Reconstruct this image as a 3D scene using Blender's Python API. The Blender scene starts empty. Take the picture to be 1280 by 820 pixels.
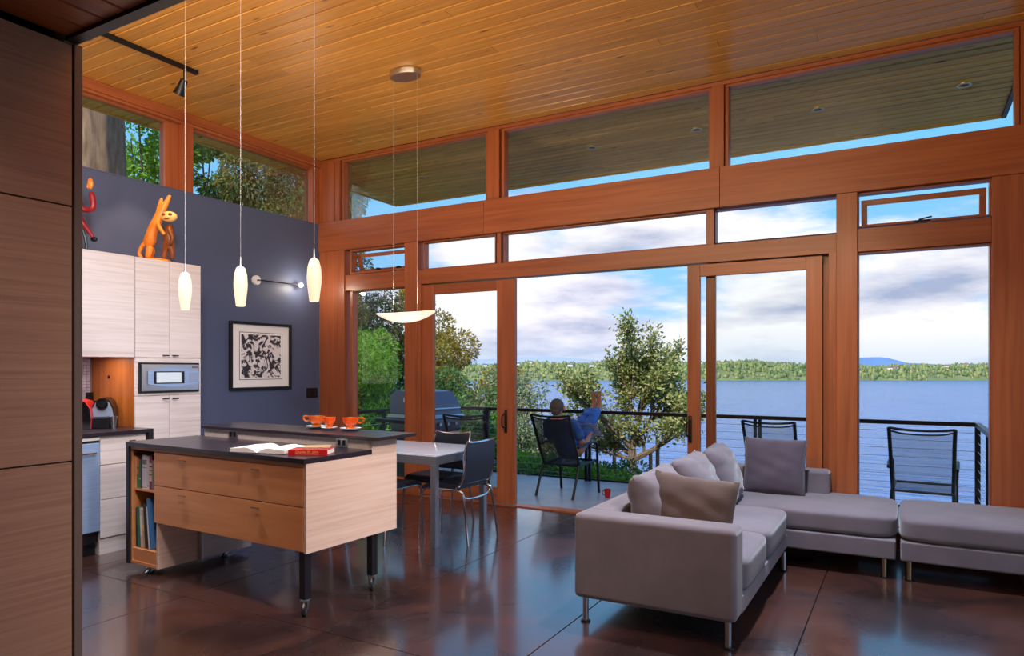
import bpy, bmesh, math, random
import numpy as np
from mathutils import Vector, Matrix, Euler
random.seed(7); rng = np.random.default_rng(7)
S = bpy.context.scene; C = S.collection
R = math.radians; PI = math.pi
def L(r, g, b):                      # sRGB 0-255 to linear
    f = lambda c: ((c/255)/12.92 if c/255 <= .04045 else ((c/255+.055)/1.055)**2.4)
    return (f(r), f(g), f(b), 1)

# ---------------------------------------------------------------- camera
cam_d = bpy.data.cameras.new('camera'); cam = bpy.data.objects.new('camera', cam_d); C.objects.link(cam)
cam.location = (0, 0, 1.45); cam.rotation_euler = (R(90), 0, R(29.56))
cam_d.sensor_width = 36; cam_d.lens = 36*867.6/1280; cam_d.shift_y = 51/1280
cam_d.clip_start = .05; cam_d.clip_end = 20000
S.camera = cam
S.view_settings.view_transform = 'Standard'; S.view_settings.look = 'None'
S.view_settings.exposure = 0.0; S.view_settings.gamma = 1; S.view_settings.use_curve_mapping = False

# ---------------------------------------------------------------- sky
W = bpy.data.worlds.new('sky'); S.world = W; W.use_nodes = True
nt = W.node_tree; nt.nodes.clear()
def N(t, **k):
    n = nt.nodes.new(t)
    for a, b in k.items():
        if a.startswith('i_'): n.inputs[int(a[2:])].default_value = b
        else: setattr(n, a, b)
    return n
def lk(a, b): nt.links.new(a, b)
tc = N('ShaderNodeTexCoord'); sp = N('ShaderNodeSeparateXYZ'); lk(tc.outputs['Generated'], sp.inputs[0])
blue = N('ShaderNodeValToRGB'); cr = blue.color_ramp
cr.elements[0].position = 0; cr.elements[0].color = L(178, 205, 240)
cr.elements[1].position = 1; cr.elements[1].color = L(70, 135, 215)
for p, c in ((.10, L(140, 195, 245)), (.28, L(120, 195, 248)), (.5, L(96, 170, 238))):
    e = cr.elements.new(p); e.color = c
lk(sp.outputs['Z'], blue.inputs[0])
mp = N('ShaderNodeMapping'); mp.inputs['Scale'].default_value = (1, 1, 3.2); mp.inputs['Location'].default_value = (9.42, 7.4, 9.22)
lk(tc.outputs['Generated'], mp.inputs[0])
n1 = N('ShaderNodeTexNoise'); n1.inputs['Scale'].default_value = 2.6; n1.inputs['Detail'].default_value = 9; n1.inputs['Roughness'].default_value = .55; n1.inputs['Distortion'].default_value = .25
lk(mp.outputs[0], n1.inputs['Vector'])
cov = N('ShaderNodeValToRGB'); cr = cov.color_ramp       # cloud cover by elevation
cr.elements[0].position = 0; cr.elements[0].color = (.17,)*3+(1,)
cr.elements[1].position = .62; cr.elements[1].color = (.0,)*3+(1,)
for p, v in ((.045, .24), (.08, .17), (.12, .07), (.19, .03), (.27, .0)):
    e = cr.elements.new(p); e.color = (v, v, v, 1)
lk(sp.outputs['Z'], cov.inputs[0])
ad = N('ShaderNodeMath', operation='ADD'); lk(n1.outputs[0], ad.inputs[0]); lk(cov.outputs[0], ad.inputs[1])
dens = N('ShaderNodeMapRange'); dens.interpolation_type = 'SMOOTHSTEP'
dens.inputs['From Min'].default_value = .545; dens.inputs['From Max'].default_value = .66
lk(ad.outputs[0], dens.inputs['Value'])
n2 = N('ShaderNodeTexNoise'); n2.inputs['Scale'].default_value = 4.0; n2.inputs['Detail'].default_value = 7; n2.inputs['Roughness'].default_value = .55
mp2 = N('ShaderNodeMapping'); mp2.inputs['Scale'].default_value = (1, 1, 3.8); mp2.inputs['Location'].default_value = (.4, 5.2, .12)
lk(tc.outputs['Generated'], mp2.inputs[0]); lk(mp2.outputs[0], n2.inputs['Vector'])
cl = N('ShaderNodeValToRGB'); cr = cl.color_ramp
cr.elements[0].position = .34; cr.elements[0].color = L(164, 174, 204)
cr.elements[1].position = .56; cr.elements[1].color = L(248, 244, 248)
e = cr.elements.new(.44); e.color = L(212, 212, 228)
lk(n2.outputs[0], cl.inputs[0])
mx = N('ShaderNodeMix', data_type='RGBA'); lk(dens.outputs[0], mx.inputs[0]); lk(blue.outputs[0], mx.inputs[6]); lk(cl.outputs[0], mx.inputs[7])
hz = N('ShaderNodeMapRange'); hz.inputs['From Min'].default_value = .0; hz.inputs['From Max'].default_value = .055; hz.inputs['To Min'].default_value = .55; hz.inputs['To Max'].default_value = 0
lk(sp.outputs['Z'], hz.inputs['Value'])
mh = N('ShaderNodeMix', data_type='RGBA'); lk(hz.outputs[0], mh.inputs[0]); lk(mx.outputs[2], mh.inputs[6]); mh.inputs[7].default_value = L(168, 196, 232)
bg = N('ShaderNodeBackground'); bg.inputs['Strength'].default_value = 1.25; lk(mh.outputs[2], bg.inputs[0])
ow = N('ShaderNodeOutputWorld'); lk(bg.outputs[0], ow.inputs[0])
W.cycles.sampling_method = 'MANUAL'; W.cycles.sample_map_resolution = 512

# ---------------------------------------------------------------- sun, ceiling uplight and added fill lamps
def light(name, typ, loc, energy, color, aim=None, **k):
    d = bpy.data.lights.new(name, typ); d.energy = energy; d.color = color
    for a, b in k.items(): setattr(d, a, b)
    o = bpy.data.objects.new(name, d); C.objects.link(o); o.location = loc
    if aim is not None:
        o.rotation_euler = (Vector(aim)-Vector(loc)).to_track_quat('-Z', 'Y').to_euler()
    return o
light('sun', 'SUN', (0, -32, 40), 6.5, (1, .90, .74), aim=(-1, 1, 0), angle=R(.6))
WARM = (1, .62, .32)
light('ceiling_uplight', 'AREA', (-2.8, 1.25, 3.22), 150, (1, .74, .46), aim=(-3.2, 3.4, 4.04), shape='RECTANGLE', size=5.0, size_y=.25)
for i, x in enumerate((-2.2, -.7, .8)):      # added fill lamps under the loft soffit, unseen above the camera
    light('loft_fill', 'AREA', (x, .6, 2.71), 6, (1, .82, .66), aim=(x-.05, .9, 0), shape='DISK', size=.3, spread=R(120))
# fill lamps added out of view beyond the loft edge, without fixtures
light('kitchen_fill', 'AREA', (-2.6, 1.75, 3.5), 26, (.96, .96, 1), aim=(-6.2, 4.2, 1.5), shape='DISK', size=.5, spread=R(95))
light('room_fill', 'AREA', (1.0, 2.6, 3.5), 19, (1, .90, .84), aim=(-3.2, 3.6, .5), shape='DISK', size=.5, spread=R(60))
for x, y, e in ((-.7, 4.6, 75), (-4.5, 2.5, 34), (-3.7, 3.6, 18)):       # cool fill added at the high ceiling in place of sky light, unseen
    light('cool_fill', 'AREA', (x, y, 4.02), e, (.74, .85, 1), aim=(x, y+.1, 0), shape='DISK', size=.16, spread=R(100))
# exposure is set above; the other lamps sit with their fixtures below

# ---------------------------------------------------------------- materials
M = {}
def mat(name, col, rough=.5, metal=0, spec=.5, alpha=1, emit=None, es=0, bump=None, coat=0, trans=0, sheen=0):
    m = bpy.data.materials.new(name); m.use_nodes = True
    b = m.node_tree.nodes['Principled BSDF']
    b.inputs['Base Color'].default_value = col; b.inputs['Roughness'].default_value = rough
    b.inputs['Metallic'].default_value = metal; b.inputs['Specular IOR Level'].default_value = spec
    b.inputs['Alpha'].default_value = alpha; b.inputs['Coat Weight'].default_value = coat
    b.inputs['Transmission Weight'].default_value = trans; b.inputs['Sheen Weight'].default_value = sheen
    if emit: b.inputs['Emission Color'].default_value = emit; b.inputs['Emission Strength'].default_value = es
    if bump:
        t = m.node_tree; n = t.nodes.new('ShaderNodeTexNoise'); n.inputs['Scale'].default_value = bump[0]; n.inputs['Detail'].default_value = 5
        c = t.nodes.new('ShaderNodeTexCoord'); t.links.new(c.outputs['Object'], n.inputs['Vector'])
        u = t.nodes.new('ShaderNodeBump'); u.inputs['Strength'].default_value = bump[1]; u.inputs['Distance'].default_value = .01
        t.links.new(n.outputs[0], u.inputs['Height']); t.links.new(u.outputs[0], b.inputs['Normal'])
    M[name] = m; return m
def noisecol(name, stops, scale=(1, 1, 1), ns=4, detail=6, rough=.5, bump=0, spec=.5, rand=0, dist=0, coat=0, metal=0, rvar=0, sheen=0):
    """colour ramp over stretched object-space noise; rand shifts it per object"""
    m = mat(name, stops[0][1], rough, metal, spec, coat=coat, sheen=sheen); t = m.node_tree; b = t.nodes['Principled BSDF']
    c = t.nodes.new('ShaderNodeTexCoord'); mpn = t.nodes.new('ShaderNodeMapping'); mpn.inputs['Scale'].default_value = scale
    t.links.new(c.outputs['Object'], mpn.inputs[0])
    if rand:
        oi = t.nodes.new('ShaderNodeObjectInfo'); mu = t.nodes.new('ShaderNodeMath'); mu.operation = 'MULTIPLY'; mu.inputs[1].default_value = 91
        t.links.new(oi.outputs['Random'], mu.inputs[0]); t.links.new(mu.outputs[0], mpn.inputs['Location'])
    n = t.nodes.new('ShaderNodeTexNoise'); n.inputs['Scale'].default_value = ns; n.inputs['Detail'].default_value = detail
    n.inputs['Roughness'].default_value = .6; n.inputs['Distortion'].default_value = dist
    t.links.new(mpn.outputs[0], n.inputs['Vector'])
    r = t.nodes.new('ShaderNodeValToRGB')
    while len(r.color_ramp.elements) < len(stops): r.color_ramp.elements.new(.5)
    for e, (p, col) in zip(r.color_ramp.elements, stops): e.position = p; e.color = col
    t.links.new(n.outputs[0], r.inputs[0])
    out = r.outputs[0]
    if rand:
        hs = t.nodes.new('ShaderNodeHueSaturation'); mr = t.nodes.new('ShaderNodeMapRange')
        mr.inputs['To Min'].default_value = 1-rand; mr.inputs['To Max'].default_value = 1+rand
        t.links.new(oi.outputs['Random'], mr.inputs['Value']); t.links.new(mr.outputs[0], hs.inputs['Value'])
        t.links.new(out, hs.inputs['Color']); out = hs.outputs[0]
    t.links.new(out, b.inputs['Base Color'])
    if rvar:
        mr = t.nodes.new('ShaderNodeMapRange'); mr.inputs['From Min'].default_value = .3; mr.inputs['From Max'].default_value = .7
        mr.inputs['To Min'].default_value = rough-rvar; mr.inputs['To Max'].default_value = rough+rvar
        t.links.new(n.outputs[0], mr.inputs['Value']); t.links.new(mr.outputs[0], b.inputs['Roughness'])
    if bump:
        u = t.nodes.new('ShaderNodeBump'); u.inputs['Strength'].default_value = bump; u.inputs['Distance'].default_value = .01
        t.links.new(n.outputs[0], u.inputs['Height']); t.links.new(u.outputs[0], b.inputs['Normal'])
    return m
def knots(m, scale, thr=.09, col=L(90, 45, 15)):
    t = m.node_tree; b = t.nodes['Principled BSDF']; src = b.inputs['Base Color'].links[0].from_socket
    c = t.nodes.new('ShaderNodeTexCoord'); mpn = t.nodes.new('ShaderNodeMapping'); mpn.inputs['Scale'].default_value = scale
    t.links.new(c.outputs['Object'], mpn.inputs[0])
    oi = t.nodes.new('ShaderNodeObjectInfo'); mu = t.nodes.new('ShaderNodeMath'); mu.operation = 'MULTIPLY'; mu.inputs[1].default_value = 57
    t.links.new(oi.outputs['Random'], mu.inputs[0]); t.links.new(mu.outputs[0], mpn.inputs['Location'])
    v = t.nodes.new('ShaderNodeTexVoronoi'); v.inputs['Scale'].default_value = 1; t.links.new(mpn.outputs[0], v.inputs['Vector'])
    mr = t.nodes.new('ShaderNodeMapRange'); mr.inputs['From Min'].default_value = thr*.4; mr.inputs['From Max'].default_value = thr
    mr.inputs['To Min'].default_value = .85; mr.inputs['To Max'].default_value = 0; t.links.new(v.outputs['Distance'], mr.inputs['Value'])
    mxn = t.nodes.new('ShaderNodeMix'); mxn.data_type = 'RGBA'; t.links.new(mr.outputs[0], mxn.inputs[0]); t.links.new(src, mxn.inputs[6]); mxn.inputs[7].default_value = col
    t.links.new(mxn.outputs[2], b.inputs['Base Color'])
def wood(name, a, b, c, axis, rough=.38, rand=.12, s=1, bump=.05, coat=0, g=14):
    sc = {'x': (.55*s, g*s, g*s), 'y': (g*s, .55*s, g*s), 'z': (g*s, g*s, .55*s)}[axis]
    return noisecol(name, [(.25, a), (.5, b), (.75, c)], sc, 1.6, 7, rough, bump, rand=rand, dist=.6, coat=coat)
for ax in 'xyz':
    wood('fir_'+ax, L(132, 68, 38), L(156, 84, 48), L(172, 98, 58), ax, rough=.34, rand=.08)
wood('pine_ceiling', L(176, 116, 46), L(204, 142, 62), L(222, 164, 84), 'x', rough=.36, rand=.10, coat=.3, g=30, s=1.5)
M['pine_ceiling'].node_tree.nodes['Principled BSDF'].inputs['Coat Roughness'].default_value = .3; knots(M['pine_ceiling'], (2.2, 9, 9), .13)
wood('pine_soffit', L(176, 136, 80), L(204, 164, 102), L(222, 186, 126), 'x', rough=.5, rand=.14, g=26); knots(M['pine_soffit'], (2.2, 9, 9), .13)
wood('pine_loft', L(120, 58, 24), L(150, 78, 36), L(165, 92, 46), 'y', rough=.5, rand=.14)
wood('oak_panel', L(158, 114, 92), L(176, 132, 108), L(190, 146, 122), 'y', rough=.5, rand=.02, g=34, s=1.3)
wood('maple_x_shade', L(196, 122, 72), L(212, 138, 84), L(222, 152, 98), 'x', rough=.4, rand=.03, g=7)  # darker orange copy of the maple: shade of the island front painted in
wood('maple_y_lit', L(204, 166, 148), L(222, 188, 170), L(230, 202, 186), 'y', rough=.42, rand=.02, g=22, s=1.2)  # paler copy of the maple: daylight on the island end painted in
wood('maple_pale', L(198, 182, 178), L(216, 204, 202), L(226, 216, 214), 'y', rough=.42, rand=.02, g=22, s=1.2)
wood('orange_wood', L(150, 78, 30), L(176, 98, 42), L(188, 112, 54), 'z', rough=.4, rand=.02)
mat('dark_wall', L(78, 88, 120), .55, bump=(60, .05))
mat('plaster', L(205, 192, 175), .8)
mat('black_top', L(40, 32, 40), .28, bump=(30, .02)); mat('black_edge', L(24, 22, 28), .45)
mat('black_metal', L(22, 22, 25), .4, metal=.3); mat('bronze', L(58, 44, 36), .35, metal=.6)
mat('chrome', (.8, .8, .82, 1), .15, metal=1); mat('steel', L(160, 175, 200), .35, metal=.5); mat('satin', (.6, .6, .62, 1), .3, metal=1)
mat('warm_metal', L(200, 170, 130), .3, metal=1)
noisecol('steel_brushed', [(.3, L(140, 166, 208)), (.7, L(166, 190, 226))], (2, 2, 60), 2, rough=.4, metal=.35)
mat('white_strip', L(225, 222, 220), .5); mat('grey_edge', L(120, 100, 92), .5)
noisecol('concrete', [(.28, L(32, 21, 20)), (.45, L(52, 34, 32)), (.6, L(78, 44, 34)), (.78, L(58, 48, 50))], (1, 1, 1), 1.2, 9, rough=.3, bump=0, rvar=.08, dist=.8, coat=1)
M['concrete'].node_tree.nodes['Principled BSDF'].inputs['Coat Roughness'].default_value = .13
noisecol('deck_concrete', [(.3, L(150, 148, 158)), (.7, L(182, 180, 190))], (1, 1, 1), 3, 8, rough=.35, bump=.02)
noisecol('sofa_fabric', [(.3, L(102, 92, 100)), (.7, L(118, 108, 116))], (1, 1, 1), 3, 6, rough=.85, bump=.08, sheen=.4, spec=.15)
noisecol('pillow_fabric', [(.3, L(80, 64, 60)), (.7, L(94, 76, 70))], (1, 1, 1), 3, 6, rough=.9, bump=.08, sheen=.3, spec=.15)
noisecol('charcoal_fabric', [(.3, L(74, 64, 74)), (.7, L(90, 80, 92))], (1, 1, 1), 4, 6, rough=.9, bump=.08, sheen=.3, spec=.15)
mat('leather', L(34, 38, 52), .42, bump=(30, .15)); mat('rubber', L(30, 30, 32), .6); mat('caster_grey', L(120, 120, 125), .4, metal=.6)
mat('glass_orange', L(255, 120, 20), .08, trans=.6); mat('glass_amber', L(255, 150, 60), .08, trans=.75); mat('saucer', L(210, 225, 235), .15)
mat('paper', L(240, 232, 224), .8); mat('mat_board', L(242, 240, 240), .7)
mat('shade_glass', L(205, 190, 165), .3, emit=(1, .80, .55, 1), es=.62); mat('bowl_glass', L(255, 240, 225), .3, emit=(1, .80, .62, 1), es=.75)
mat('cord_grey', L(170, 165, 165), .6); mat('bulb', (1, .9, .7, 1), .3, emit=(1, .88, .65, 1), es=12)
mat('red', L(190, 25, 30), .4); mat('white_paint', L(235, 235, 238), .4); mat('skin', L(205, 140, 110), .55); mat('hair', L(100, 92, 92), .8, bump=(90, .5))
noisecol('shirt', [(.3, L(44, 84, 150)), (.7, L(70, 116, 184))], (1, 1, 1), 9, rough=.9, bump=.2)
noisecol('denim', [(.3, L(40, 84, 165)), (.55, L(70, 120, 200)), (.8, L(120, 160, 220))], (1, 1, 1), 8, rough=.9, bump=.3)
noisecol('carved_orange', [(.3, L(205, 105, 30)), (.7, L(245, 150, 50))], (2, 2, 1), 6, rough=.4, bump=.15)
noisecol('carved_dark', [(.3, L(105, 50, 18)), (.7, L(140, 74, 28))], (2, 2, 1), 9, rough=.45, bump=.15)
mat('carved_cream', L(250, 200, 120), .4); mat('carved_red', L(150, 25, 40), .35); mat('carved_green', L(30, 60, 60), .4)
mat('grill_grey', L(104, 106, 124), .35, metal=.5)
def glassmat(name, tint, refl):
    m = bpy.data.materials.new(name); m.use_nodes = True; t = m.node_tree; t.nodes.clear()
    tr = t.nodes.new('ShaderNodeBsdfTransparent'); tr.inputs[0].default_value = tint
    gl = t.nodes.new('ShaderNodeBsdfGlossy'); gl.inputs['Roughness'].default_value = .01
    fr = t.nodes.new('ShaderNodeFresnel'); fr.inputs[0].default_value = 1.45
    ml = t.nodes.new('ShaderNodeMath'); ml.operation = 'MULTIPLY'; ml.inputs[1].default_value = refl
    mi = t.nodes.new('ShaderNodeMixShader'); o = t.nodes.new('ShaderNodeOutputMaterial')
    t.links.new(fr.outputs[0], ml.inputs[0]); t.links.new(ml.outputs[0], mi.inputs[0]); t.links.new(tr.outputs[0], mi.inputs[1]); t.links.new(gl.outputs[0], mi.inputs[2]); t.links.new(mi.outputs[0], o.inputs[0])
    M[name] = m
glassmat('window_glass', (.97, .985, .98, 1), .6)
def meshfab(name, col, a):
    m = mat(name, col, .6); t = m.node_tree; b = t.nodes['Principled BSDF']; b.inputs['Alpha'].default_value = a
meshfab('sling', L(30, 36, 46), .8); meshfab('sling_open', L(84, 88, 90), .42)
def leafmat(name, cols, tl=.35):
    m = bpy.data.materials.new(name); m.use_nodes = True; t = m.node_tree; b = t.nodes['Principled BSDF']; o = t.nodes['Material Output']
    g = t.nodes.new('ShaderNodeNewGeometry'); r = t.nodes.new('ShaderNodeValToRGB')
    while len(r.color_ramp.elements) < len(cols): r.color_ramp.elements.new(.5)
    for i, (e, c) in enumerate(zip(r.color_ramp.elements, cols)): e.position = i/(len(cols)-1); e.color = c
    t.links.new(g.outputs['Random Per Island'], r.inputs[0]); t.links.new(r.outputs[0], b.inputs['Base Color'])
    b.inputs['Roughness'].default_value = .5; b.inputs['Specular IOR Level'].default_value = .3
    tr = t.nodes.new('ShaderNodeBsdfTranslucent'); t.links.new(r.outputs[0], tr.inputs[0])
    mi = t.nodes.new('ShaderNodeMixShader'); mi.inputs[0].default_value = tl
    t.links.new(b.outputs[0], mi.inputs[1]); t.links.new(tr.outputs[0], mi.inputs[2]); t.links.new(mi.outputs[0], o.inputs[0]); M[name] = m
leafmat('leaf_fruit', [L(84, 108, 52), L(136, 152, 86), L(186, 182, 128), L(108, 126, 70)])
leafmat('leaf_green', [L(70, 130, 30), L(112, 168, 48), L(150, 196, 70), L(84, 140, 50)], .45)
leafmat('leaf_dark', [L(48, 88, 48), L(80, 122, 66), L(112, 152, 84), L(60, 100, 66)])
leafmat('leaf_yellow', [L(118, 122, 48), L(186, 160, 70), L(104, 124, 54), L(196, 156, 80)], .4)
leafmat('leaf_silver', [L(116, 140, 110), L(160, 176, 144), L(100, 124, 104), L(170, 180, 136)])
leafmat('leaf_cedar', [L(70, 84, 40), L(116, 124, 62), L(150, 124, 76), L(90, 112, 50), L(190, 168, 110)], .45)
noisecol('bark', [(.3, L(88, 68, 54)), (.7, L(150, 122, 100))], (6, 6, 1), 3, 8, rough=.9, bump=.6)
noisecol('bark_fruit', [(.3, L(70, 60, 52)), (.7, L(122, 104, 86))], (4, 4, 1), 5, 8, rough=.9, bump=.5)
noisecol('earth', [(.3, L(62, 80, 40)), (.6, L(90, 104, 56)), (.8, L(110, 100, 76))], (1, 1, 1), 1.2, 8, rough=.95, bump=.5)
noisecol('far_land', [(.3, L(84, 100, 70)), (.6, L(112, 122, 84)), (.8, L(136, 134, 104))], (1, 1, 1), .05, 8, rough=.95)
leafmat('far_trees', [L(70, 92, 60), L(104, 124, 72), L(136, 140, 88), L(84, 104, 80)], 0)
mat('hill_haze', L(96, 128, 178), 1, spec=0); mat('hill_haze_far', L(140, 158, 200), 1, spec=0)  # blue of distant haze painted into the base colours
noisecol('water', [(.35, L(28, 66, 132)), (.65, L(70, 112, 178))], (.04, .3, 1), 2, 8, rough=.2, spec=.5)
def waterbump():
    m = M['water']; t = m.node_tree; b = t.nodes['Principled BSDF']
    c = t.nodes.new('ShaderNodeTexCoord'); prev = None
    for sc, st, d in (((.25, .9, 1), .9, .5), ((1.2, 3.6, 1), .7, .12)):
        mp = t.nodes.new('ShaderNodeMapping'); mp.inputs['Scale'].default_value = sc; mp.inputs['Rotation'].default_value = (0, 0, R(-29))
        n = t.nodes.new('ShaderNodeTexNoise'); n.inputs['Scale'].default_value = 1; n.inputs['Detail'].default_value = 4
        u = t.nodes.new('ShaderNodeBump'); u.inputs['Strength'].default_value = st; u.inputs['Distance'].default_value = d
        t.links.new(c.outputs['Object'], mp.inputs[0]); t.links.new(mp.outputs[0], n.inputs['Vector']); t.links.new(n.outputs[0], u.inputs['Height'])
        if prev: t.links.new(prev.outputs[0], u.inputs['Normal'])
        prev = u
    t.links.new(prev.outputs[0], b.inputs['Normal'])
waterbump()

# ---------------------------------------------------------------- mesh helpers
class MB:
    def __init__(s): s.v = []; s.f = []
    def add(s, vs, fs, mtx=None):
        o = len(s.v)
        s.v += [tuple(mtx @ Vector(p)) for p in vs] if mtx is not None else [tuple(p) for p in vs]
        s.f += [tuple(i+o for i in f) for f in fs]; return s
    def box(s, x0, x1, y0, y1, z0, z1, mtx=None):
        vs = [(x, y, z) for z in (z0, z1) for y in (y0, y1) for x in (x0, x1)]
        return s.add(vs, [(0, 2, 3, 1), (4, 5, 7, 6), (0, 1, 5, 4), (2, 6, 7, 3), (0, 4, 6, 2), (1, 3, 7, 5)], mtx)
    def rbox(s, x0, x1, y0, y1, z0, z1, r=.01, seg=2, mtx=None):
        bm = bmesh.new(); bmesh.ops.create_cube(bm, size=1)
        for v in bm.verts: v.co = Vector(((x0+x1)/2+v.co.x*(x1-x0), (y0+y1)/2+v.co.y*(y1-y0), (z0+z1)/2+v.co.z*(z1-z0)))
        bmesh.ops.bevel(bm, geom=bm.edges[:], offset=r, segments=seg, profile=.5, affect='EDGES')
        bm.verts.index_update()
        s.add([v.co[:] for v in bm.verts], [tuple(v.index for v in f.verts) for f in bm.faces], mtx); bm.free(); return s
    def tube(s, path, r, n=8, cap=True):
        P = [Vector(p) for p in path]; rs = r if isinstance(r, (list, tuple)) else [r]*len(P)
        o = len(s.v); up = None
        for i, p in enumerate(P):
            d = (P[min(i+1, len(P)-1)]-P[max(i-1, 0)]).normalized()
            if up is None: up = d.orthogonal().normalized()
            up = (up-d*up.dot(d)).normalized(); w = d.cross(up)
            for k in range(n):
                a = 2*PI*k/n; s.v.append(tuple(p+(up*math.cos(a)+w*math.sin(a))*rs[i]))
        for i in range(len(P)-1):
            for k in range(n):
                a = o+i*n+k; b = o+i*n+(k+1) % n; s.f.append((a, b, b+n, a+n))
        if cap: s.f.append(tuple(o+k for k in range(n))[::-1]); s.f.append(tuple(o+(len(P)-1)*n+k for k in range(n)))
        return s
    def lathe(s, prof, c=(0, 0, 0), n=24, mtx=None, sy=1):
        o = len(s.v); vs = []
        for r, z in prof:
            for k in range(n):
                a = 2*PI*k/n; vs.append((c[0]+r*math.cos(a), c[1]+r*math.sin(a)*sy, c[2]+z))
        fs = [(i*n+k, i*n+(k+1) % n, (i+1)*n+(k+1) % n, (i+1)*n+k) for i in range(len(prof)-1) for k in range(n)]
        if prof[0][0] > 1e-4: fs.append(tuple(range(n))[::-1])
        if prof[-1][0] > 1e-4: fs.append(tuple((len(prof)-1)*n+k for k in range(n)))
        return s.add(vs, fs, mtx)
    def ball(s, c, r, n=12, mtx=None):
        rr = r if isinstance(r, (tuple, list)) else (r, r, r); vs = []; m = n//2+1
        for i in range(m+1):
            t = PI*i/m
            for k in range(n):
                a = 2*PI*k/n; vs.append((c[0]+rr[0]*math.sin(t)*math.cos(a), c[1]+rr[1]*math.sin(t)*math.sin(a), c[2]-rr[2]*math.cos(t)))
        return s.add(vs, [(i*n+k, i*n+(k+1) % n, (i+1)*n+(k+1) % n, (i+1)*n+k) for i in range(m) for k in range(n)], mtx)
    def mesh(s, name):
        me = bpy.data.meshes.new(name); me.from_pydata(s.v, [], s.f); me.validate(); me.update(); return me
    def build(s, name, m, parent=None, smooth=35, **k):
        return link(name, s.mesh(name), m, parent, smooth, **k)
def link(name, me, m, parent=None, smooth=35, loc=(0, 0, 0), rot=(0, 0, 0)):
    if m is not None and not me.materials: me.materials.append(M[m] if isinstance(m, str) else m)
    if smooth and not me.get('sm'):
        me.shade_smooth(); me['sm'] = 1
        try: me.set_sharp_from_angle(angle=R(smooth))
        except Exception: pass
    o = bpy.data.objects.new(name, me); C.objects.link(o); o.location = loc; o.rotation_euler = rot
    if parent is not None: o.parent = parent
    return o
def tag(o, label, cat, group=None, kind=None):
    o['label'] = label; o['category'] = cat
    if group: o['group'] = group
    if kind: o['kind'] = kind
    return o
def thing(name, label, cat, loc=(0, 0, 0), rz=0, group=None, kind=None):
    o = bpy.data.objects.new(name, None); C.objects.link(o); o.location = loc; o.rotation_euler = (0, 0, rz); o.empty_display_size = .1
    return tag(o, label, cat, group, kind)
def struct(name, loc=(0, 0, 0)):
    o = bpy.data.objects.new(name, None); C.objects.link(o); o.location = loc; o['kind'] = 'structure'; o.empty_display_size = .1; return o
KIDS = {}
def kids(o):
    return [c for c in bpy.data.objects if c.parent == o]
def copy_tree(o, parent=None):
    ks = kids(o); c = o.copy(); C.objects.link(c); c.parent = parent
    for k in ks: copy_tree(k, c)
    return c
def harden(me):
    nv = len(me.vertices); co = np.empty(nv*3, np.float32); me.vertices.foreach_get('co', co); acc = np.zeros((nv, 3))
    for p in me.polygons:
        n = np.array(p.normal)*p.area
        for v in p.vertices: acc[v] += n*p.area
    acc /= np.linalg.norm(acc, axis=1)[:, None]+1e-12
    me.normals_split_custom_set_from_vertices([tuple(a) for a in acc])
def bx(name, m, parent, x0, x1, y0, y1, z0, z1, r=0, label=None):
    """box part with its origin at its centre"""
    c = ((x0+x1)/2, (y0+y1)/2, (z0+z1)/2); b = MB(); a = ((x1-x0)/2, (y1-y0)/2, (z1-z0)/2)
    if r: b.rbox(-a[0], a[0], -a[1], a[1], -a[2], a[2], r)
    else: b.box(-a[0], a[0], -a[1], a[1], -a[2], a[2])
    if r:
        me = b.mesh(name); me.shade_smooth(); me['sm'] = 1; harden(me); o = link(name, me, m, parent, 35, loc=c)
    else: o = b.build(name, m, parent, 0, loc=c)
    if label: o['label'] = label
    return o
def bez(pts, n=8):
    """Catmull-Rom through points"""
    P = [Vector(p) for p in pts]; out = []
    for i in range(len(P)-1):
        a, b, c, d = P[max(i-1, 0)], P[i], P[i+1], P[min(i+2, len(P)-1)]
        for k in range(n):
            t = k/n; out.append(.5*((2*b)+(c-a)*t+(2*a-5*b+4*c-d)*t*t+(3*b-a-3*c+d)*t**3))
    return out+[P[-1]]

# ================================================================ STRUCTURE
XL, XR, YB, YF, ZC = -6.36, 1.3, -3.0, 6.38, 4.04
# floor: slabs with recessed score joints
fl = struct('floor'); g = .003
bx('sub_floor', 'black_edge', fl, XL-.1, XR+.1, YB, 6.50, -.12, -.022)
xs = [XL, -5.17, -4.00, -2.83, -1.66, -.49, .68, XR]; ys = [YB, -.74, 2.82, 6.36]
for i in range(7):
    for j in range(3):
        o = bx('floor_slab', None, fl, xs[i]+g, xs[i+1]-g, ys[j]+g, ys[j+1]-g, -.022, 0, .002)
        o.data.materials.append(M['concrete'])
        for v in o.data.vertices: v.co += o.location        # keep the stain continuous across slabs
        o.location = (0, 0, 0)
bx('threshold', 'fir_x', fl, -4.8, -.5, 6.36, 6.50, -.02, .012)
# low baseboard sill under windows comes with the window frames
# ceiling
ce = struct('ceiling'); bx('roof_deck', 'black_edge', ce, XL-.15, XR+.1, YB, 6.5, ZC+.03, ZC+.25)
def plank_mesh(w, l, h, m, c=.009, axis='x'):
    b = MB(); hw = w/2-.0012; hl = l/2-.0012
    prof = [(-hw, h), (-hw, c), (-hw+c*.8, 0), (hw-c*.8, 0), (hw, c), (hw, h)]; vs = []
    for x in (-hl, hl):
        for y, z in prof: vs.append((x, y, z) if axis == 'x' else (y, x, z))
    fs = [(i, i+1, i+7, i+6) for i in range(5)]+[(5, 0, 6, 11), tuple(range(6)), tuple(range(6, 12))]
    b.add(vs, fs); me = b.mesh('plank'); me.materials.append(M[m])
    bm = bmesh.new(); bm.from_mesh(me); bmesh.ops.recalc_face_normals(bm, faces=bm.faces[:]); bm.to_mesh(me); bm.free(); return me
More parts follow.
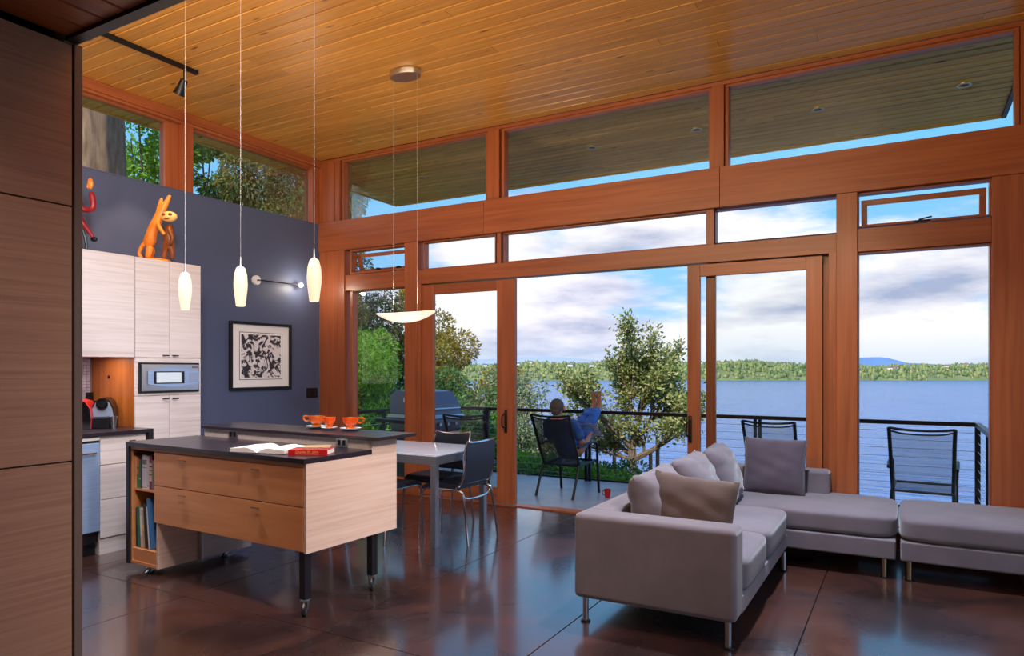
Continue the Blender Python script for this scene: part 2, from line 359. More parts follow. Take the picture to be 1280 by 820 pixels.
PW = .133; y = 6.36-PW/2; row = 0; pm = {}
def plank(parent, x0, x1, y, z, m, axis='x'):
    l = round(x1-x0, 2); k = (l, m, axis)
    if k not in pm: pm[k] = plank_mesh(PW, l, .035, m, c=.022 if m == 'pine_soffit' else .009, axis=axis)
    link('plank', pm[k], None, parent, 0, loc=((x0+x1)/2, y, z) if axis == 'x' else (y, (x0+x1)/2, z))
while y > 1.3:
    cuts = [[-4.4, -1.0], [-2.9, .2], [-5.1, -2.0], [-3.6, -.3], [-1.5]][row % 5]; off = random.choice((-.3, 0, .3))
    e = [XL]+[round(c+off, 1) for c in cuts]+[XR]
    for a, b in zip(e[:-1], e[1:]): plank(ce, a, b, y, ZC+random.uniform(0, .0025), 'pine_ceiling')
    y -= PW; row += 1
bx('ceiling_panel', 'plaster', ce, XL, XR, YB, y+PW/2, ZC, ZC+.03)
# outside soffit
so = struct('trim_1'); y = 6.52+PW/2; row = 0
while y < 8.72:
    cuts = [[-4.2, -1.2], [-5.6, -2.5], [-3.4, -.2], [-4.9, -1.9]][row % 4]; e = [-7.06]+cuts+[.86]
    for a, b in zip(e[:-1], e[1:]): plank(so, a, b, y, 4.055+random.uniform(0, .003), 'pine_soffit')
    y += PW; row += 1
bx('fascia', 'pine_soffit', so, -7.10, .9, 8.72, 8.76, 4.045, 4.30)
bx('fascia', 'black_edge', so, .86, .90, 6.4, 8.72, 4.03, 4.30, label='dark end fascia')
bx('roof_sheet', 'black_edge', so, -7.1, .88, 6.5, 8.74, 4.09, 4.28)
s2 = struct('trim_2'); y = 6.52-PW/2
while y > 1.5:
    plank(s2, -7.06, -6.52, y, 4.055, 'pine_soffit'); y -= PW
bx('fascia', 'pine_soffit', s2, -7.10, -7.06, -3, 8.72, 4.045, 4.30)
bx('roof_sheet', 'black_edge', s2, -7.08, -6.36, -3, 6.5, 4.09, 4.28)
# loft (low ceiling over the camera)
lo = struct('ceiling_loft'); x = -2.86+PW/2
bx('loft_slab', 'black_edge', lo, XL, XR, YB, 1.50, 2.785, 3.10)
while x < XR:
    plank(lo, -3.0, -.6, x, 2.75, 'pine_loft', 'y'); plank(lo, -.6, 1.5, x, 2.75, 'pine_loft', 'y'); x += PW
bx('edge_beam', 'black_edge', lo, -2.86, XR, 1.50, 1.545, 2.735, 3.10)
bx('edge_beam', 'plaster', lo, XL, -2.86, 1.50, 1.545, 2.735, 3.10)

for x, y, lb in ((-5.716, 7.61, 'small recessed light in the outside soffit, leftmost of five'), (-3.207, 7.56, 'small recessed soffit light in the second upper window, nearer its left side'), (-1.98, 7.55, 'small recessed soffit light at the right end of the second upper window'), (-.767, 7.56, 'small recessed soffit light at the left in the large right upper window'), (.465, 7.57, 'small recessed soffit light, rightmost of five')):
    t = thing('soffit_light', lb, 'light', (x, y, 4.05), 0, 'recessed lights in the outside soffit')
    MB().lathe([(.035, .01), (.042, -.006), (.062, -.006), (.066, .006), (.06, .01)], n=24).build('trim_ring', 'warm_metal', t); MB().lathe([(0, .004), (.034, .004), (.036, -.002)], n=20).build('lens', 'black_metal', t)
# --- window wall
wf = struct('wall_front'); Y0, Y1 = 6.36, 6.50
def beam(x0, x1, z0, z1, ax, nm, y0=Y0, y1=Y1): return bx(nm, 'fir_'+ax, wf, x0, x1, y0, y1, z0, z1, .003)
for a, b in ((XL, -3.945), (-3.942, -1.452), (-1.449, XR)): beam(a, b, 2.90, 3.26, 'x', 'beam', 6.33, 6.52)
beam(XL, XR, 4.005, 4.04, 'x', 'head_plate')
beam(XL, -6.12, 3.26, 4.005, 'z', 'post', 6.345); beam(-6.115, -6.04, 3.26, 4.005, 'z', 'post')
beam(-3.905, -3.765, 3.26, 4.005, 'z', 'post'); beam(-1.525, -1.42, 3.26, 4.005, 'z', 'post'); beam(.745, XR, 3.26, 4.005, 'z', 'post')
beam(XL, -5.95, -.02, 2.90, 'z', 'post', 6.345, 6.52); beam(-5.02, -4.835, 0, 2.90, 'z', 'post', 6.34, 6.52)
beam(-.50, -.345, 0, 2.90, 'z', 'post', 6.34, 6.52); beam(.566, XR, 0, 2.90, 'z', 'post', 6.345, 6.52)
beam(-5.95, -5.02, 2.40, 2.59, 'x', 'header'); beam(-4.835, -.50, 2.415, 2.575, 'x', 'header'); beam(-.345, .566, 2.41, 2.60, 'x', 'header')
beam(-5.95, -5.02, 0, .14, 'x', 'sill'); beam(-.345, .566, 0, .14, 'x', 'sill')
beam(-3.80, -3.75, 2.575, 2.90, 'z', 'mullion', 6.37); beam(-1.575, -1.51, 2.575, 2.90, 'z', 'mullion', 6.37)
WN = [0]
def window(x0, x1, z0, z1, fw=.035, y=6.44, tilt=0, drop=0, lab=None):
    """frame around x0..x1, z0..z1 (the visible glass) with pane"""
    WN[0] += 1; w = struct('window_%d' % WN[0], ((x0+x1)/2, y, z1)); hx = (x1-x0)/2; h = z1-z0
    for nm, a in (('frame_head', (-hx-fw, hx+fw, -.055, .04, 0, fw)), ('frame_sill', (-hx-fw, hx+fw, -.055, .04, -h-fw, -h))): bx(nm, 'fir_x', w, *a, r=.003)
    for a in ((-hx-fw, -hx, -.055, .04, -h, 0), (hx, hx+fw, -.055, .04, -h, 0)): bx('frame_jamb', 'fir_z', w, *a, r=.003)
    if tilt:
        s = bx('sash', 'fir_x', w, 0, 1, 0, 1, 0, 1); b = MB(); q = .045
        b.box(-hx+.012, hx-.012, -.015, .02, -q, 0); b.box(-hx+.012, hx-.012, -.015, .02, -h+.015, -h+.015+q)
        b.box(-hx+.012, -hx+.012+q, -.015, .02, -h+.015+q, -q); b.box(hx-.012-q, hx-.012, -.015, .02, -h+.015+q, -q)
        s.data = b.mesh('sash'); s.data.materials.append(M['fir_x']); s.location = (0, .045, -drop); s.rotation_euler = (tilt, 0, 0)
        bx('pane', 'window_glass', s, -hx+.04, hx-.04, 0, .005, -h+.045, -.03)
    else: bx('pane', 'window_glass', w, -hx-.01, hx+.01, .01, .016, -h-.01, .01)
    return w
window(-5.99, -3.948, 3.268, 3.985, .03); window(-3.718, -1.558, 3.268, 3.985, .035); window(-1.385, .711, 3.268, 3.985, .03)
w = window(-5.87, -5.04, 2.625, 2.875, .025, tilt=R(14), drop=.02)
bx('stay_arm', 'satin', w, -.38, -.37, -.02, .10, -.23, -.21); bx('latch', 'bronze', w, -.04, .0, -.04, 0, -.25, -.22); bx('latch', 'bronze', w, .27, .31, -.04, 0, -.25, -.22)
window(-4.775, -3.835, 2.59, 2.885, .012); window(-3.715, -1.585, 2.59, 2.885, .012); window(-1.50, -.505, 2.59, 2.885, .005)
w = window(-.335, .555, 2.625, 2.885, .012, tilt=R(6), drop=.032)
b = MB(); b.rbox(-.06, .06, -.065, -.03, -.268, -.255, .004); b.tube([(-.02, -.06, -.252), (.05, -.07, -.24), (.07, -.07, -.238)], .006); b.build('crank_handle', 'black_metal', w)
window(-5.85, -5.035, .18, 2.39, .04); window(-.335, .555, .18, 2.395, .012)
def door(n, x0, x1, sl, sr, z1, y, top=.11, bot=.16, handle=None, m='fir'):
    d = struct('door_%d' % n, ((x0+x1)/2, y, 0)); hx = (x1-x0)/2
    bx('stile', 'fir_z', d, -hx, -hx+sl, -.022, .022, .02, z1, .003); bx('stile', 'fir_z', d, hx-sr, hx, -.022, .022, .02, z1, .003)
    bx('top_rail', 'fir_x', d, -hx+sl, hx-sr, -.022, .022, z1-top, z1, .003); bx('bottom_rail', 'fir_x', d, -hx+sl, hx-sr, -.022, .022, .02, .02+bot, .003)
    bx('pane', 'window_glass', d, -hx+sl-.01, hx-sr+.01, -.003, .003, .02+bot-.01, z1-top+.01)
    if handle is not None:
        b = MB(); b.rbox(handle-.017, handle+.017, -.032, -.02, .77, 1.02, .004); b.tube(bez([(handle, -.03, .97), (handle-.01, -.07, .965), (handle-.02, -.075, .93), (handle-.02, -.07, .84), (handle-.01, -.03, .83)], 4), .008)
        b.build('door_handle', 'bronze', d)
    return d
beam(-4.835, -4.80, 0, 2.415, 'z', 'door_jamb', 6.35, 6.52); beam(-.56, -.50, 0, 2.415, 'z', 'door_jamb', 6.35, 6.52)
door(1, -4.80, -3.58, .16, .225, 2.40, 6.40, handle=.50)
door(2, -1.755, -.612, .115, .125, 2.405, 6.40, handle=-.545)
d3 = door(3, -1.60, -.565, .085, .085, 2.412, 6.465, top=.10)
# --- kitchen wall
wl = struct('wall_left'); bx('painted_wall', 'dark_wall', wl, XL-.14, XL, YB, 6.345, 0, 3.24)
bx('wall_cap', 'dark_wall', wl, XL-.14, XL+.006, 1.545, 6.345, 3.24, 3.25)
bx('head_trim', 'fir_y', wl, XL-.14, XL+.03, YB, 6.345, 3.95, 4.04, .003); bx('head_trim', 'fir_y', wl, XL-.14, XL+.012, 1.545, 6.345, 3.925, 3.95, .003)
bx('post', 'fir_z', wl, XL-.14, XL+.01, 4.45, 4.577, 3.25, 3.925, .003); bx('post', 'fir_z', wl, XL-.14, XL-.05, 4.302, 4.45, 3.25, 3.925, .003)
bx('post', 'fir_z', wl, XL-.14, XL+.005, 6.225, 6.345, 3.25, 3.925, .003); bx('post', 'fir_z', wl, XL-.14, XL+.01, 1.545, 1.70, 3.25, 3.925, .003)
for a, b_ in ((1.70, 4.302), (4.577, 6.225)):
    WN[0] += 1; w = struct('window_%d' % WN[0], (XL-.08, (a+b_)/2, 3.25)); h = (b_-a)/2
    bx('pane', 'window_glass', w, -.003, .003, -h, h, 0, .68); bx('frame_head', 'fir_y', w, -.03, .04, -h, h, .655, .675); bx('frame_sill', 'fir_y', w, -.03, .03, -h, h, 0, .012)
# --- right and back walls (outside the frame)
wr = struct('wall_right'); bx('wall_panel', 'plaster', wr, XR, XR+.14, YB, 1.9, 0, ZC); bx('wall_panel', 'fir_y', wr, XR, XR+.14, 5.7, 6.5, 0, ZC); bx('wall_panel', 'plaster', wr, XR, XR+.14, 1.9, 5.7, 3.3, ZC)
for y in (1.9, 3.8, 5.64): bx('post', 'fir_z', wr, XR, XR+.1, y, y+.06, 0, 3.3)
for y in (1.96, 3.86): bx('pane', 'window_glass', wr, XR+.05, XR+.056, y, y+1.84 if y < 3 else 5.64, .0, 3.3)
wb = struct('wall_back'); bx('wall_panel', 'plaster', wb, XL, XR+.14, YB-.14, YB, 0, ZC)
# --- tall panelled volume at left
tv = thing('tall_cabinet', 'tall brown wood panelled cabinet wall at the left edge, in front of the kitchen', 'cabinet', (-2.86, 1.545, 0))
bx('body', 'black_edge', tv, -.7, -.022, -4.5, -.01, .0, 2.735)
for z0, z1 in ((.02, 1.082), (1.088, 2.087), (2.093, 2.725)):
    for y0, y1 in ((-1.9, -.02), (-3.8, -1.906)): bx('panel', 'oak_panel', tv, -.02, 0, y0, y1, z0, z1, .0015)
bx('end_strip', 'grey_edge', tv, -.02, .004, -.012, .018, 0, 2.735, .001)

# ================================================================ KITCHEN
wood_p = 'maple_pale'
def pull(parent, loc, axis, m='black_metal', l=.06):
    b = MB(); v = Vector((1, 0, 0)) if axis == 'x' else Vector((0, 1, 0)); n = Vector((0, -1, 0)) if axis == 'x' else Vector((1, 0, 0))
    c = Vector((0, 0, 0)); b.tube([c-v*l/2+n*.022, c+v*l/2+n*.022], .005, 8); b.tube([c, c+n*.022], .004, 6)
    return b.build('handle', m, parent, loc=loc)
tc_ = thing('tall_kitchen_cabinet', 'tall pale maple cabinet unit with four doors holding the built-in microwave', 'cabinet', (-5.72, 3.565, 0))
XD = XL+5.72
bx('side_panel', 'orange_wood', tc_, XD+.002, -.02, .001, .02, .0, 2.41, label='orange brown side panel facing the counter niche'); bx('side_panel', wood_p, tc_, XD+.002, -.02, .615, .635, 0, 2.41)
bx('carcass', wood_p, tc_, XD+.002, -.022, .02, .615, .1, 2.41); bx('toe_kick', 'black_edge', tc_, XD+.002, -.07, .02, .615, 0, .1)
for y0, y1, z0, z1 in ((.003, .315, 1.548, 2.408), (.319, .633, 1.548, 2.408), (.003, .315, .1, 1.214), (.319, .633, .1, 1.214)):
    d = bx('door', wood_p, tc_, -.02, 0, y0, y1, z0, z1, .0015)
    lz = (z0+.02 if z0 > 1 else z1-.03)-(z0+z1)/2; ly = ((y1-.045) if y0 < .1 else (y0+.045))-(y0+y1)/2
    pull(d, (.01, ly, lz), 'y')
bx('microwave_surround', wood_p, tc_, -.02, 0, .003, .633, 1.218, 1.544, .0015)
mw = thing('microwave_oven', 'stainless steel microwave with a curved dark window, built into the tall cabinet', 'microwave', (-5.715, 3.588, 1.24))
bx('housing', 'black_edge', mw, -.0, .012, 0, .585, 0, .265, .004); bx('face', 'satin', mw, .012, .022, .02, .575, .016, .25, .004)
b = MB(); vs = []; n = 16
for i in range(n+1):
    t = i/n; yy = .07+.50*t; hh = .055+.03*math.sin(PI*min(1, t*1.05))
    for z in (.133-hh, .133+hh): vs += [(.022, yy, z), (.029, yy, z)]
fs = []
for i in range(n):
    o = i*4; fs += [(o+1, o+5, o+7, o+3), (o+3, o+7, o+6, o+2), (o, o+4, o+5, o+1)]
b.add(vs, fs); b.build('door_band', 'steel_brushed', mw, 0, )
bx('door_window', 'saucer', mw, .029, .031, .15, .39, .088, .178, .001, label='door window with a pale painted reflection'); bx('window_rim', 'black_edge', mw, .0285, .030, .125, .42, .078, .188, .001)  # pale colour stands in for a reflection on the dark window
bx('control_panel', 'steel', mw, .029, .031, .465, .56, .09, .176, .001); bx('badge', 'grey_edge', mw, .022, .024, .50, .565, .215, .235)
uc = thing('wall_cabinet', 'pale maple wall cabinet above the coffee machine niche, left of the tall unit', 'cabinet', (-5.72, 2.3, 1.548))
bx('carcass', wood_p, uc, XD+.002, -.022, .0, 1.262, 0, .862)
for y0, y1 in ((.0, .60), (.604, 1.26)): bx('door', wood_p, uc, -.02, 0, y0, y1, 0, .862, .0015)
bs = thing('backsplash', 'small pale mosaic tile backsplash behind the kettle', 'backsplash', (XL+.001, 2.3, .96)); bx('backing', 'grey_edge', bs, 0, .004, 0, 1.262, 0, .586)
noisecol('tile', [(.3, L(150, 140, 170)), (.7, L(205, 196, 215))], (1, 1, 1), 30, rough=.25, rand=.2)
tm = MB(); 
for i in range(20):
    for j in range(26): tm.box(.004, .009, .45+j*.0305, .45+j*.0305+.028, .004+i*.029, .004+i*.029+.026)
o = tm.build('tile_field', 'tile', bs, 0); o['kind'] = 'stuff'
bc = thing('base_cabinet', 'pale maple base cabinet with three drawers beside the dishwasher', 'cabinet', (-5.45, 3.117, 0))
bx('carcass', wood_p, bc, XL+5.452, -.022, 0, .385, .0, .925)
for z0, z1 in ((.70, .90), (.43, .694), (.13, .424)):
    d = bx('drawer', wood_p, bc, -.02, 0, .0, .37, z0, z1, .0015); pull(d, (.01, .06, (z1-z0)/2-.03), 'y', l=.05)
bx('toe_board', wood_p, bc, -.022, -.012, 0, .385, 0, .12)
dw = thing('dishwasher', 'stainless steel dishwasher under the left counter', 'dishwasher', (-5.45, 2.5, 0))
bx('tub', 'black_edge', dw, XL+5.452, -.02, 0, .61, .1, .92); bx('door', 'steel_brushed', dw, -.018, .008, .005, .61, .19, .875, .004)
b = MB(); b.tube([(.03, .04, .80), (.03, .57, .80)], .009, 10); b.tube([(.008, .05, .80), (.03, .05, .80)], .006); b.tube([(.008, .56, .80), (.03, .56, .80)], .006); b.build('handle', 'chrome', dw)
bx('kick_plate', 'black_edge', dw, -.08, -.06, 0, .61, 0, .18); bx('trim_strip', 'white_strip', dw, -.012, .004, .0, .61, .895, .92)
bl = thing('base_cabinet', 'maple base cabinet left of the dishwasher, hidden behind the tall panels', 'cabinet', (-5.45, 1.56, 0)); bx('carcass', wood_p, bl, XL+5.452, 0, 0, .935, 0, .92)
ct = thing('kitchen_counter', 'dark counter with a waterfall end along the kitchen wall under the coffee machine', 'counter', (-5.43, 1.56, .925))
bx('slab', 'black_top', ct, XL+5.432, 0, 0, 1.985, 0, .03, .002); bx('waterfall_end', 'black_edge', ct, -.60, 0, 1.945, 1.985, -.925, 0, .002)
# toaster/kettle, coffee machine, outlet
kt = thing('toaster', 'small chrome and black toaster with a red glossy side on the left counter', 'toaster', (-5.98, 3.27, .955), R(-40))
b = MB(); prof = [(-.09, 0), (-.095, .08), (-.085, .17), (-.05, .225), (0, .24), (.05, .225), (.085, .17), (.095, .08), (.09, 0)]
def extr(pr, x0, x1, yz=True):
    n = len(pr); vs = [(x, p, q) for x in (x0, x1) for p, q in pr]
    return vs, [(i, (i+1) % n, n+(i+1) % n, n+i) for i in range(n)]+[tuple(range(n))[::-1], tuple(range(n, 2*n))]
b.add(*extr(prof, -.13, .13)); b.build('body', 'red', kt, 40)
b = MB(); b.add(*extr([(p*.97, q*.97+.002) for p, q in prof], .13, .15)); b.build('end_cap', 'chrome', kt, 40)
bx('lever_panel', 'black_metal', kt, .15, .156, -.03, .025, .05, .20, .003); bx('base', 'black_metal', kt, -.12, .145, -.08, .08, -.0, .012)
b = MB(); b.lathe([(.0, .02), (.018, .02), (.018, 0)], n=14, mtx=Matrix.Translation((.155, .0, .07)) @ Matrix.Rotation(R(90), 4, 'Y')); b.build('knob', 'black_metal', kt)
cm = thing('coffee_machine', 'arched silver coffee machine on the kitchen counter beside the orange panel', 'coffee machine', (-5.92, 3.42, .955), R(-38))
prof = [(-.085, .0), (-.09, .10), (-.08, .17), (-.055, .225), (-.02, .25), (.02, .25), (.055, .225), (.08, .17), (.09, .10), (.085, 0)]
b = MB(); b.add(*extr(prof, -.22, .10)); b.build('body', 'bronze', cm, 40)
b = MB(); b.add(*extr([(p*.9, q*.94) for p, q in prof if q >= .1], .10, .112)); b.build('front_plate', 'steel', cm, 40)
b = MB(); b.lathe([(.026, 0), (.045, 0), (.045, .02), (.026, .02), (.026, 0)], n=20, mtx=Matrix.Translation((.11, 0, .20)) @ Matrix.Rotation(R(90), 4, 'Y')); b.build('ring', 'chrome', cm)
b = MB(); b.lathe([(.02, -.01), (.024, .0), (.024, .03), (0, .03)], n=16, mtx=Matrix.Translation((.11, 0, .20)) @ Matrix.Rotation(R(90), 4, 'Y')); b.build('brew_head', 'black_metal', cm)
bx('drip_tray', 'black_metal', cm, .1, .17, -.08, .06, 0, .09, .006)
b = MB(); b.lathe([(.02, 0), (.028, .08), (.036, .10), (.030, .10)], (.15, .085, 0), 16); b.build('cup_holder', 'satin', cm)
ol = thing('wall_outlet', 'black outlet on the tiled backsplash behind the toaster', 'outlet', (XL+.011, 3.50, 1.12)); bx('plate', 'black_metal', ol, 0, .006, 0, .09, 0, .12, .002); bx('socket', 'black_edge', ol, .006, .04, .02, .07, .0, .045, .003)
hk = MB(); hk.lathe([(0, .01), (.013, .006), (.014, 0)], n=12, mtx=Matrix.Translation((-6.1, 3.564, 1.38)) @ Matrix.Rotation(R(90), 4, 'X')); tag(hk.build('door_stop', 'bronze'), 'small dark round hook on the orange side panel', 'hook')
light('niche_light', 'AREA', (-5.95, 3.25, 1.545), 3.5, (1, .85, .75), aim=(-5.95, 3.25, 0), shape='RECTANGLE', size=.3, size_y=.5)
# picture, switches, wall lamp
def artmat():
    m = mat('print_art', L(200, 190, 190), .6); t = m.node_tree; b = t.nodes['Principled BSDF']; c = t.nodes.new('ShaderNodeTexCoord')
    v = t.nodes.new('ShaderNodeTexNoise'); v.inputs['Scale'].default_value = 9; v.inputs['Detail'].default_value = 5; v.inputs['Distortion'].default_value = 2.2
    r = t.nodes.new('ShaderNodeValToRGB'); e = r.color_ramp.elements; e[0].position = .47; e[0].color = L(46, 44, 56); e[1].position = .53; e[1].color = L(228, 222, 224)
    t.links.new(c.outputs['Object'], v.inputs['Vector']); t.links.new(v.outputs[0], r.inputs[0]); t.links.new(r.outputs[0], b.inputs['Base Color'])
artmat()
pf = thing('framed_print', 'framed black and white print with wide white mat on the dark wall', 'picture', (XL, 5.435, 1.593))
hw, hh = .428, .378
bx('backing', 'mat_board', pf, .004, .016, -hw+.02, hw-.02, -hh+.02, hh-.02)
for a in ((0, .04, -hw, hw, hh-.03, hh), (0, .04, -hw, hw, -hh, -hh+.03), (0, .04, -hw, -hw+.03, -hh+.03, hh-.03), (0, .04, hw-.03, hw, -hh+.03, hh-.03)): bx('frame_side', 'black_metal', pf, *a, r=.004)
bx('print_border', 'black_edge', pf, .016, .0175, -.30, .30, -.265, .265); bx('print_border', 'mat_board', pf, .0175, .0185, -.294, .294, -.259, .259); bx('print', 'print_art', pf, .0185, .0195, -.275, .275, -.24, .24)
sw = thing('light_switch', 'black double light switch plate on the dark wall beside the corner post', 'switch', (XL, 6.215, 1.155)); bx('plate', 'black_metal', sw, 0, .008, -.09, .09, -.06, .06, .003)
for y in (-.045, .045): bx('rocker', 'black_edge', sw, .008, .012, y-.018, y+.018, -.035, .035, .002)
wlp = thing('wall_lamp', 'swing-arm wall lamp with round silver plate and bare bulb on the dark wall', 'lamp', (XL, 5.367, 2.445))
b = MB(); b.lathe([(.0, .03), (.05, .03), (.055, .02), (.055, 0)], n=24, mtx=Matrix.Rotation(R(90), 4, 'Y')); b.build('wall_plate', 'white_paint', wlp)
b = MB(); b.tube([(.03, 0, 0), (.06, 0, 0), (.06, .03, 0), (.09, .56, .0)], .006); b.build('arm', 'black_metal', wlp)
b = MB(); b.ball((.095, .585, .0), .026, 12); b.build('bulb', 'bulb', wlp)
light('wall_lamp_light', 'POINT', (XL+.16, 5.95, 2.44), 7, (1, .85, .65), shadow_soft_size=.03)
# track light
tr = thing('track_light', 'black ceiling track with one spotlight over the kitchen wall cabinets', 'lamp', (-5.36, 0, 4.04))
bx('rail', 'black_metal', tr, -.018, .018, 1.2, 3.87, -.032, -.002); bx('end_cap', 'black_metal', tr, -.02, .02, 3.87, 3.90, -.034, -.002)
b = MB(); b.tube([(0, 3.78, -.03), (0, 3.78, -.10), (-.03, 3.78, -.14)], .012); b.lathe([(.03, .06), (.035, 0), (.045, -.06), (.05, -.07), (.04, -.07)], n=18, mtx=Matrix.Translation((-.04, 3.78, -.17)) @ Matrix.Rotation(R(-35), 4, 'Y').inverted()); b.build('spot_head', 'black_metal', tr)
light('track_spot_light', 'SPOT', (-5.47, 3.80, 3.80), 60, (1, .70, .42), aim=(-6.1, 3.92, 2.65), spot_size=R(42), spot_blend=.5, shadow_soft_size=.02)
# sculptures
ca = thing('carved_animal_pair', 'orange carved wooden animal pair, one rearing beside a smaller one, on the tall cabinet', 'sculpture', (-5.98, 3.92, 2.412), R(-58))
ca.scale = (1.1, 1.2, 1.02)
def skin(name, verts, edges, m, parent, sub=2, root=0, smooth_shade=True):
    me = bpy.data.meshes.new(name); me.from_pydata([v[:3] for v in verts], edges, []); me.update()
    o = bpy.data.objects.new(name, me); C.objects.link(o); o.parent = parent
    sk = o.modifiers.new('skin', 'SKIN'); sk.use_smooth_shade = True; sk.branch_smoothing = .4
    if not me.skin_vertices: 
        bpy.context.view_layer.objects.active = o; 
    lay = me.skin_vertices[0].data if me.skin_vertices else None
    for i, v in enumerate(verts):
        r = v[3] if isinstance(v[3], (tuple, list)) else (v[3], v[3])
        lay[i].radius = r; lay[i].use_root = (i == root)
    o.modifiers.new('sub', 'SUBSURF').levels = sub; o.modifiers['sub'].render_levels = sub
    me.materials.append(M[m]); return o
b = MB(); b.lathe([(.0, 0), (.12, 0), (.13, .012), (.12, .035), (0, .04)], n=20, sy=.9); b.build('base', 'carved_orange', ca)
V = [(0, -.03, .27, .05), (0, -.05, .20, .04), (0, .0, .38, .045), (0, .035, .44, .036), (0, .06, .50, .04), (0, .085, .545, .022), (0, .035, .55, .016), (0, .05, .59, .012), (0, .10, .60, .018), (0, .115, .62, .01), # head, muzzle, ears
     (.03, -.03, .12, .03), (.03, -.045, .04, .024), (-.03, -.04, .12, .03), (-.03, -.06, .04, .024), (0, -.10, .16, .017), (0, -.125, .09, .016), (0, -.10, .045, .016),
     (.04, .05, .31, .018), (.05, .09, .25, .014), (.035, .03, .36, .02)]
Ed = [(1, 0), (0, 2), (2, 3), (3, 4), (4, 5), (4, 6), (6, 7), (5, 8), (8, 9), (1, 10), (10, 11), (1, 12), (12, 13), (1, 14), (14, 15), (15, 16), (2, 19), (19, 17), (17, 18)]
skin('rearing_animal', V, Ed, 'carved_orange', ca, 1, 1)
V = [(0, .10, .17, .04), (0, .10, .25, .045), (0, .10, .33, .04), (0, .105, .375, .022), (0, .07, .10, .024), (0, .06, .04, .02), (0, .13, .10, .024), (0, .12, .04, .02), (.045, .12, .30, .016), (.06, .155, .22, .014), (.055, .13, .16, .014)]
skin('seated_animal', V, [(0, 1), (1, 2), (2, 3), (0, 4), (4, 5), (0, 6), (6, 7), (2, 8), (8, 9), (9, 10)], 'carved_dark', ca, 1, 0)
b = MB(); b.ball((.02, .11, .42), (.045, .062, .048), 14); b.build('face', 'carved_cream', ca)
b = MB()
for yy in (.085, .135): b.ball((.062, yy, .432), (.008, .016, .013), 8)
b.ball((.066, .11, .395), (.006, .022, .006), 8); b.build('eyes_and_mouth', 'carved_dark', ca)
fg = thing('carved_figure', 'red sleeved painted wooden figure with raised hand on the wall cabinet at left', 'sculpture', (-6.0, 3.25, 2.412), R(-55))
skin('body', [(0, 0, .30, .04), (0, -.02, .40, .05), (0, -.02, .50, .03), (0, .06, .36, .022), (0, .115, .37, .028), (0, .12, .43, .026), (0, .10, .52, .024), (0, .03, .26, .022), (0, .10, .16, .018), (0, .12, .13, .014), (0, -.02, .20, .03)],
     [(0, 1), (1, 2), (1, 3), (3, 4), (4, 5), (5, 6), (0, 7), (7, 8), (8, 9), (0, 10)], 'carved_red', fg, 1, 0)
b = MB(); b.ball((0, .095, .585), (.014, .024, .048), 12); b.ball((0, .075, .56), (.01, .008, .022), 8); b.build('hand', 'carved_orange', fg)
b = MB(); b.ball((0, .125, .12), (.018, .028, .022), 12); b.build('shoe', 'black_metal', fg)
b = MB(); b.tube(bez([(0, -.03, .28), (0, .03, .20), (0, .06, .10), (0, .06, 0)], 4), .012).build('leg', 'carved_green', fg); MB().tube([(0, -.05, .25), (0, -.05, 0)], .02).build('leg', 'carved_green', fg); MB().ball((0, -.02, .56), (.04, .04, .055), 12).build('head', 'carved_dark', fg); MB().lathe([(0, .012), (.09, .012), (.09, 0)], n=16).build('base', 'carved_green', fg)

# ================================================================ ISLAND (local frame: x along the front, y to the back)
isl = thing('kitchen_island', 'wheeled maple kitchen island with dark two-level counter, drawers and book niche', 'kitchen island', (-3.036, 2.912, 0), R(-2.2))
bx('counter', 'black_top', isl, -1.86, .0, -.005, .565, .895, .925, .003); bx('raised_counter', 'black_top', isl, -1.76, .077, .527, .919, .988, 1.01, .003)
bx('riser', 'maple_pale', isl, -1.75, -.021, .552, .57, .925, .988)
b = MB(); 
pts = [(.012, .37), (.80, .37), (.80, .988), (.56, .988), (.56, .893), (.012, .893)]
b.add(*extr([(y, z) for y, z in pts], -.02, 0)); o = b.build('end_panel', 'maple_y_lit', isl, 0)
bx('body', 'maple_x_shade', isl, -1.53, -.021, .03, .78, .375, .893); bx('body_back', 'maple_y_lit', isl, -1.53, -.021, .57, .79, .375, .985)
bx('top_rail', 'maple_x_shade', isl, -1.83, -.022, .012, .03, .872, .894)
for z0, z1 in ((.64, .868), (.378, .634)):
    d = bx('drawer', 'maple_x_shade', isl, -1.528, -.024, .010, .03, z0, z1, .0015)
    for hx_ in (-1.178, -.43): pull(d, (hx_+.776, -.008, (z1-z0)/2-.035), 'x', 'warm_metal', .075)
bx('waterfall_panel', 'black_edge', isl, -1.86, -1.825, .0, .565, .05, .895, .002)
# book niche carcass
bx('niche_side', 'maple_y_lit', isl, -1.508, -1.49, .015, .33, .052, .372, label='pale side panel facing the wheels'); bx('niche_side', 'maple_x_shade', isl, -1.548, -1.53, .03, .33, .372, .87)
bx('niche_side', 'maple_x_shade', isl, -1.824, -1.806, .015, .33, .07, .87); bx('niche_back', 'orange_wood', isl, -1.806, -1.508, .30, .318, .07, .87)
bx('niche_floor', 'maple_x_shade', isl, -1.824, -1.508, .015, .33, .055, .075); bx('niche_kick', 'maple_x_shade', isl, -1.80, -1.508, .02, .035, .075, .155); bx('niche_shelf', 'maple_x_shade', isl, -1.806, -1.53, .02, .30, .155, .165); bx('niche_shelf', 'maple_x_shade', isl, -1.806, -1.548, .03, .30, .578, .594)
bx('door_edge', 'white_strip', isl, -1.49, -1.465, .335, .352, .05, .372); bx('rear_unit', 'maple_pale', isl, -1.80, -1.49, .355, .785, .052, .372)
bx('pedestal_post', 'maple_y_lit', isl, -1.53, -1.49, .318, .355, .052, .372)
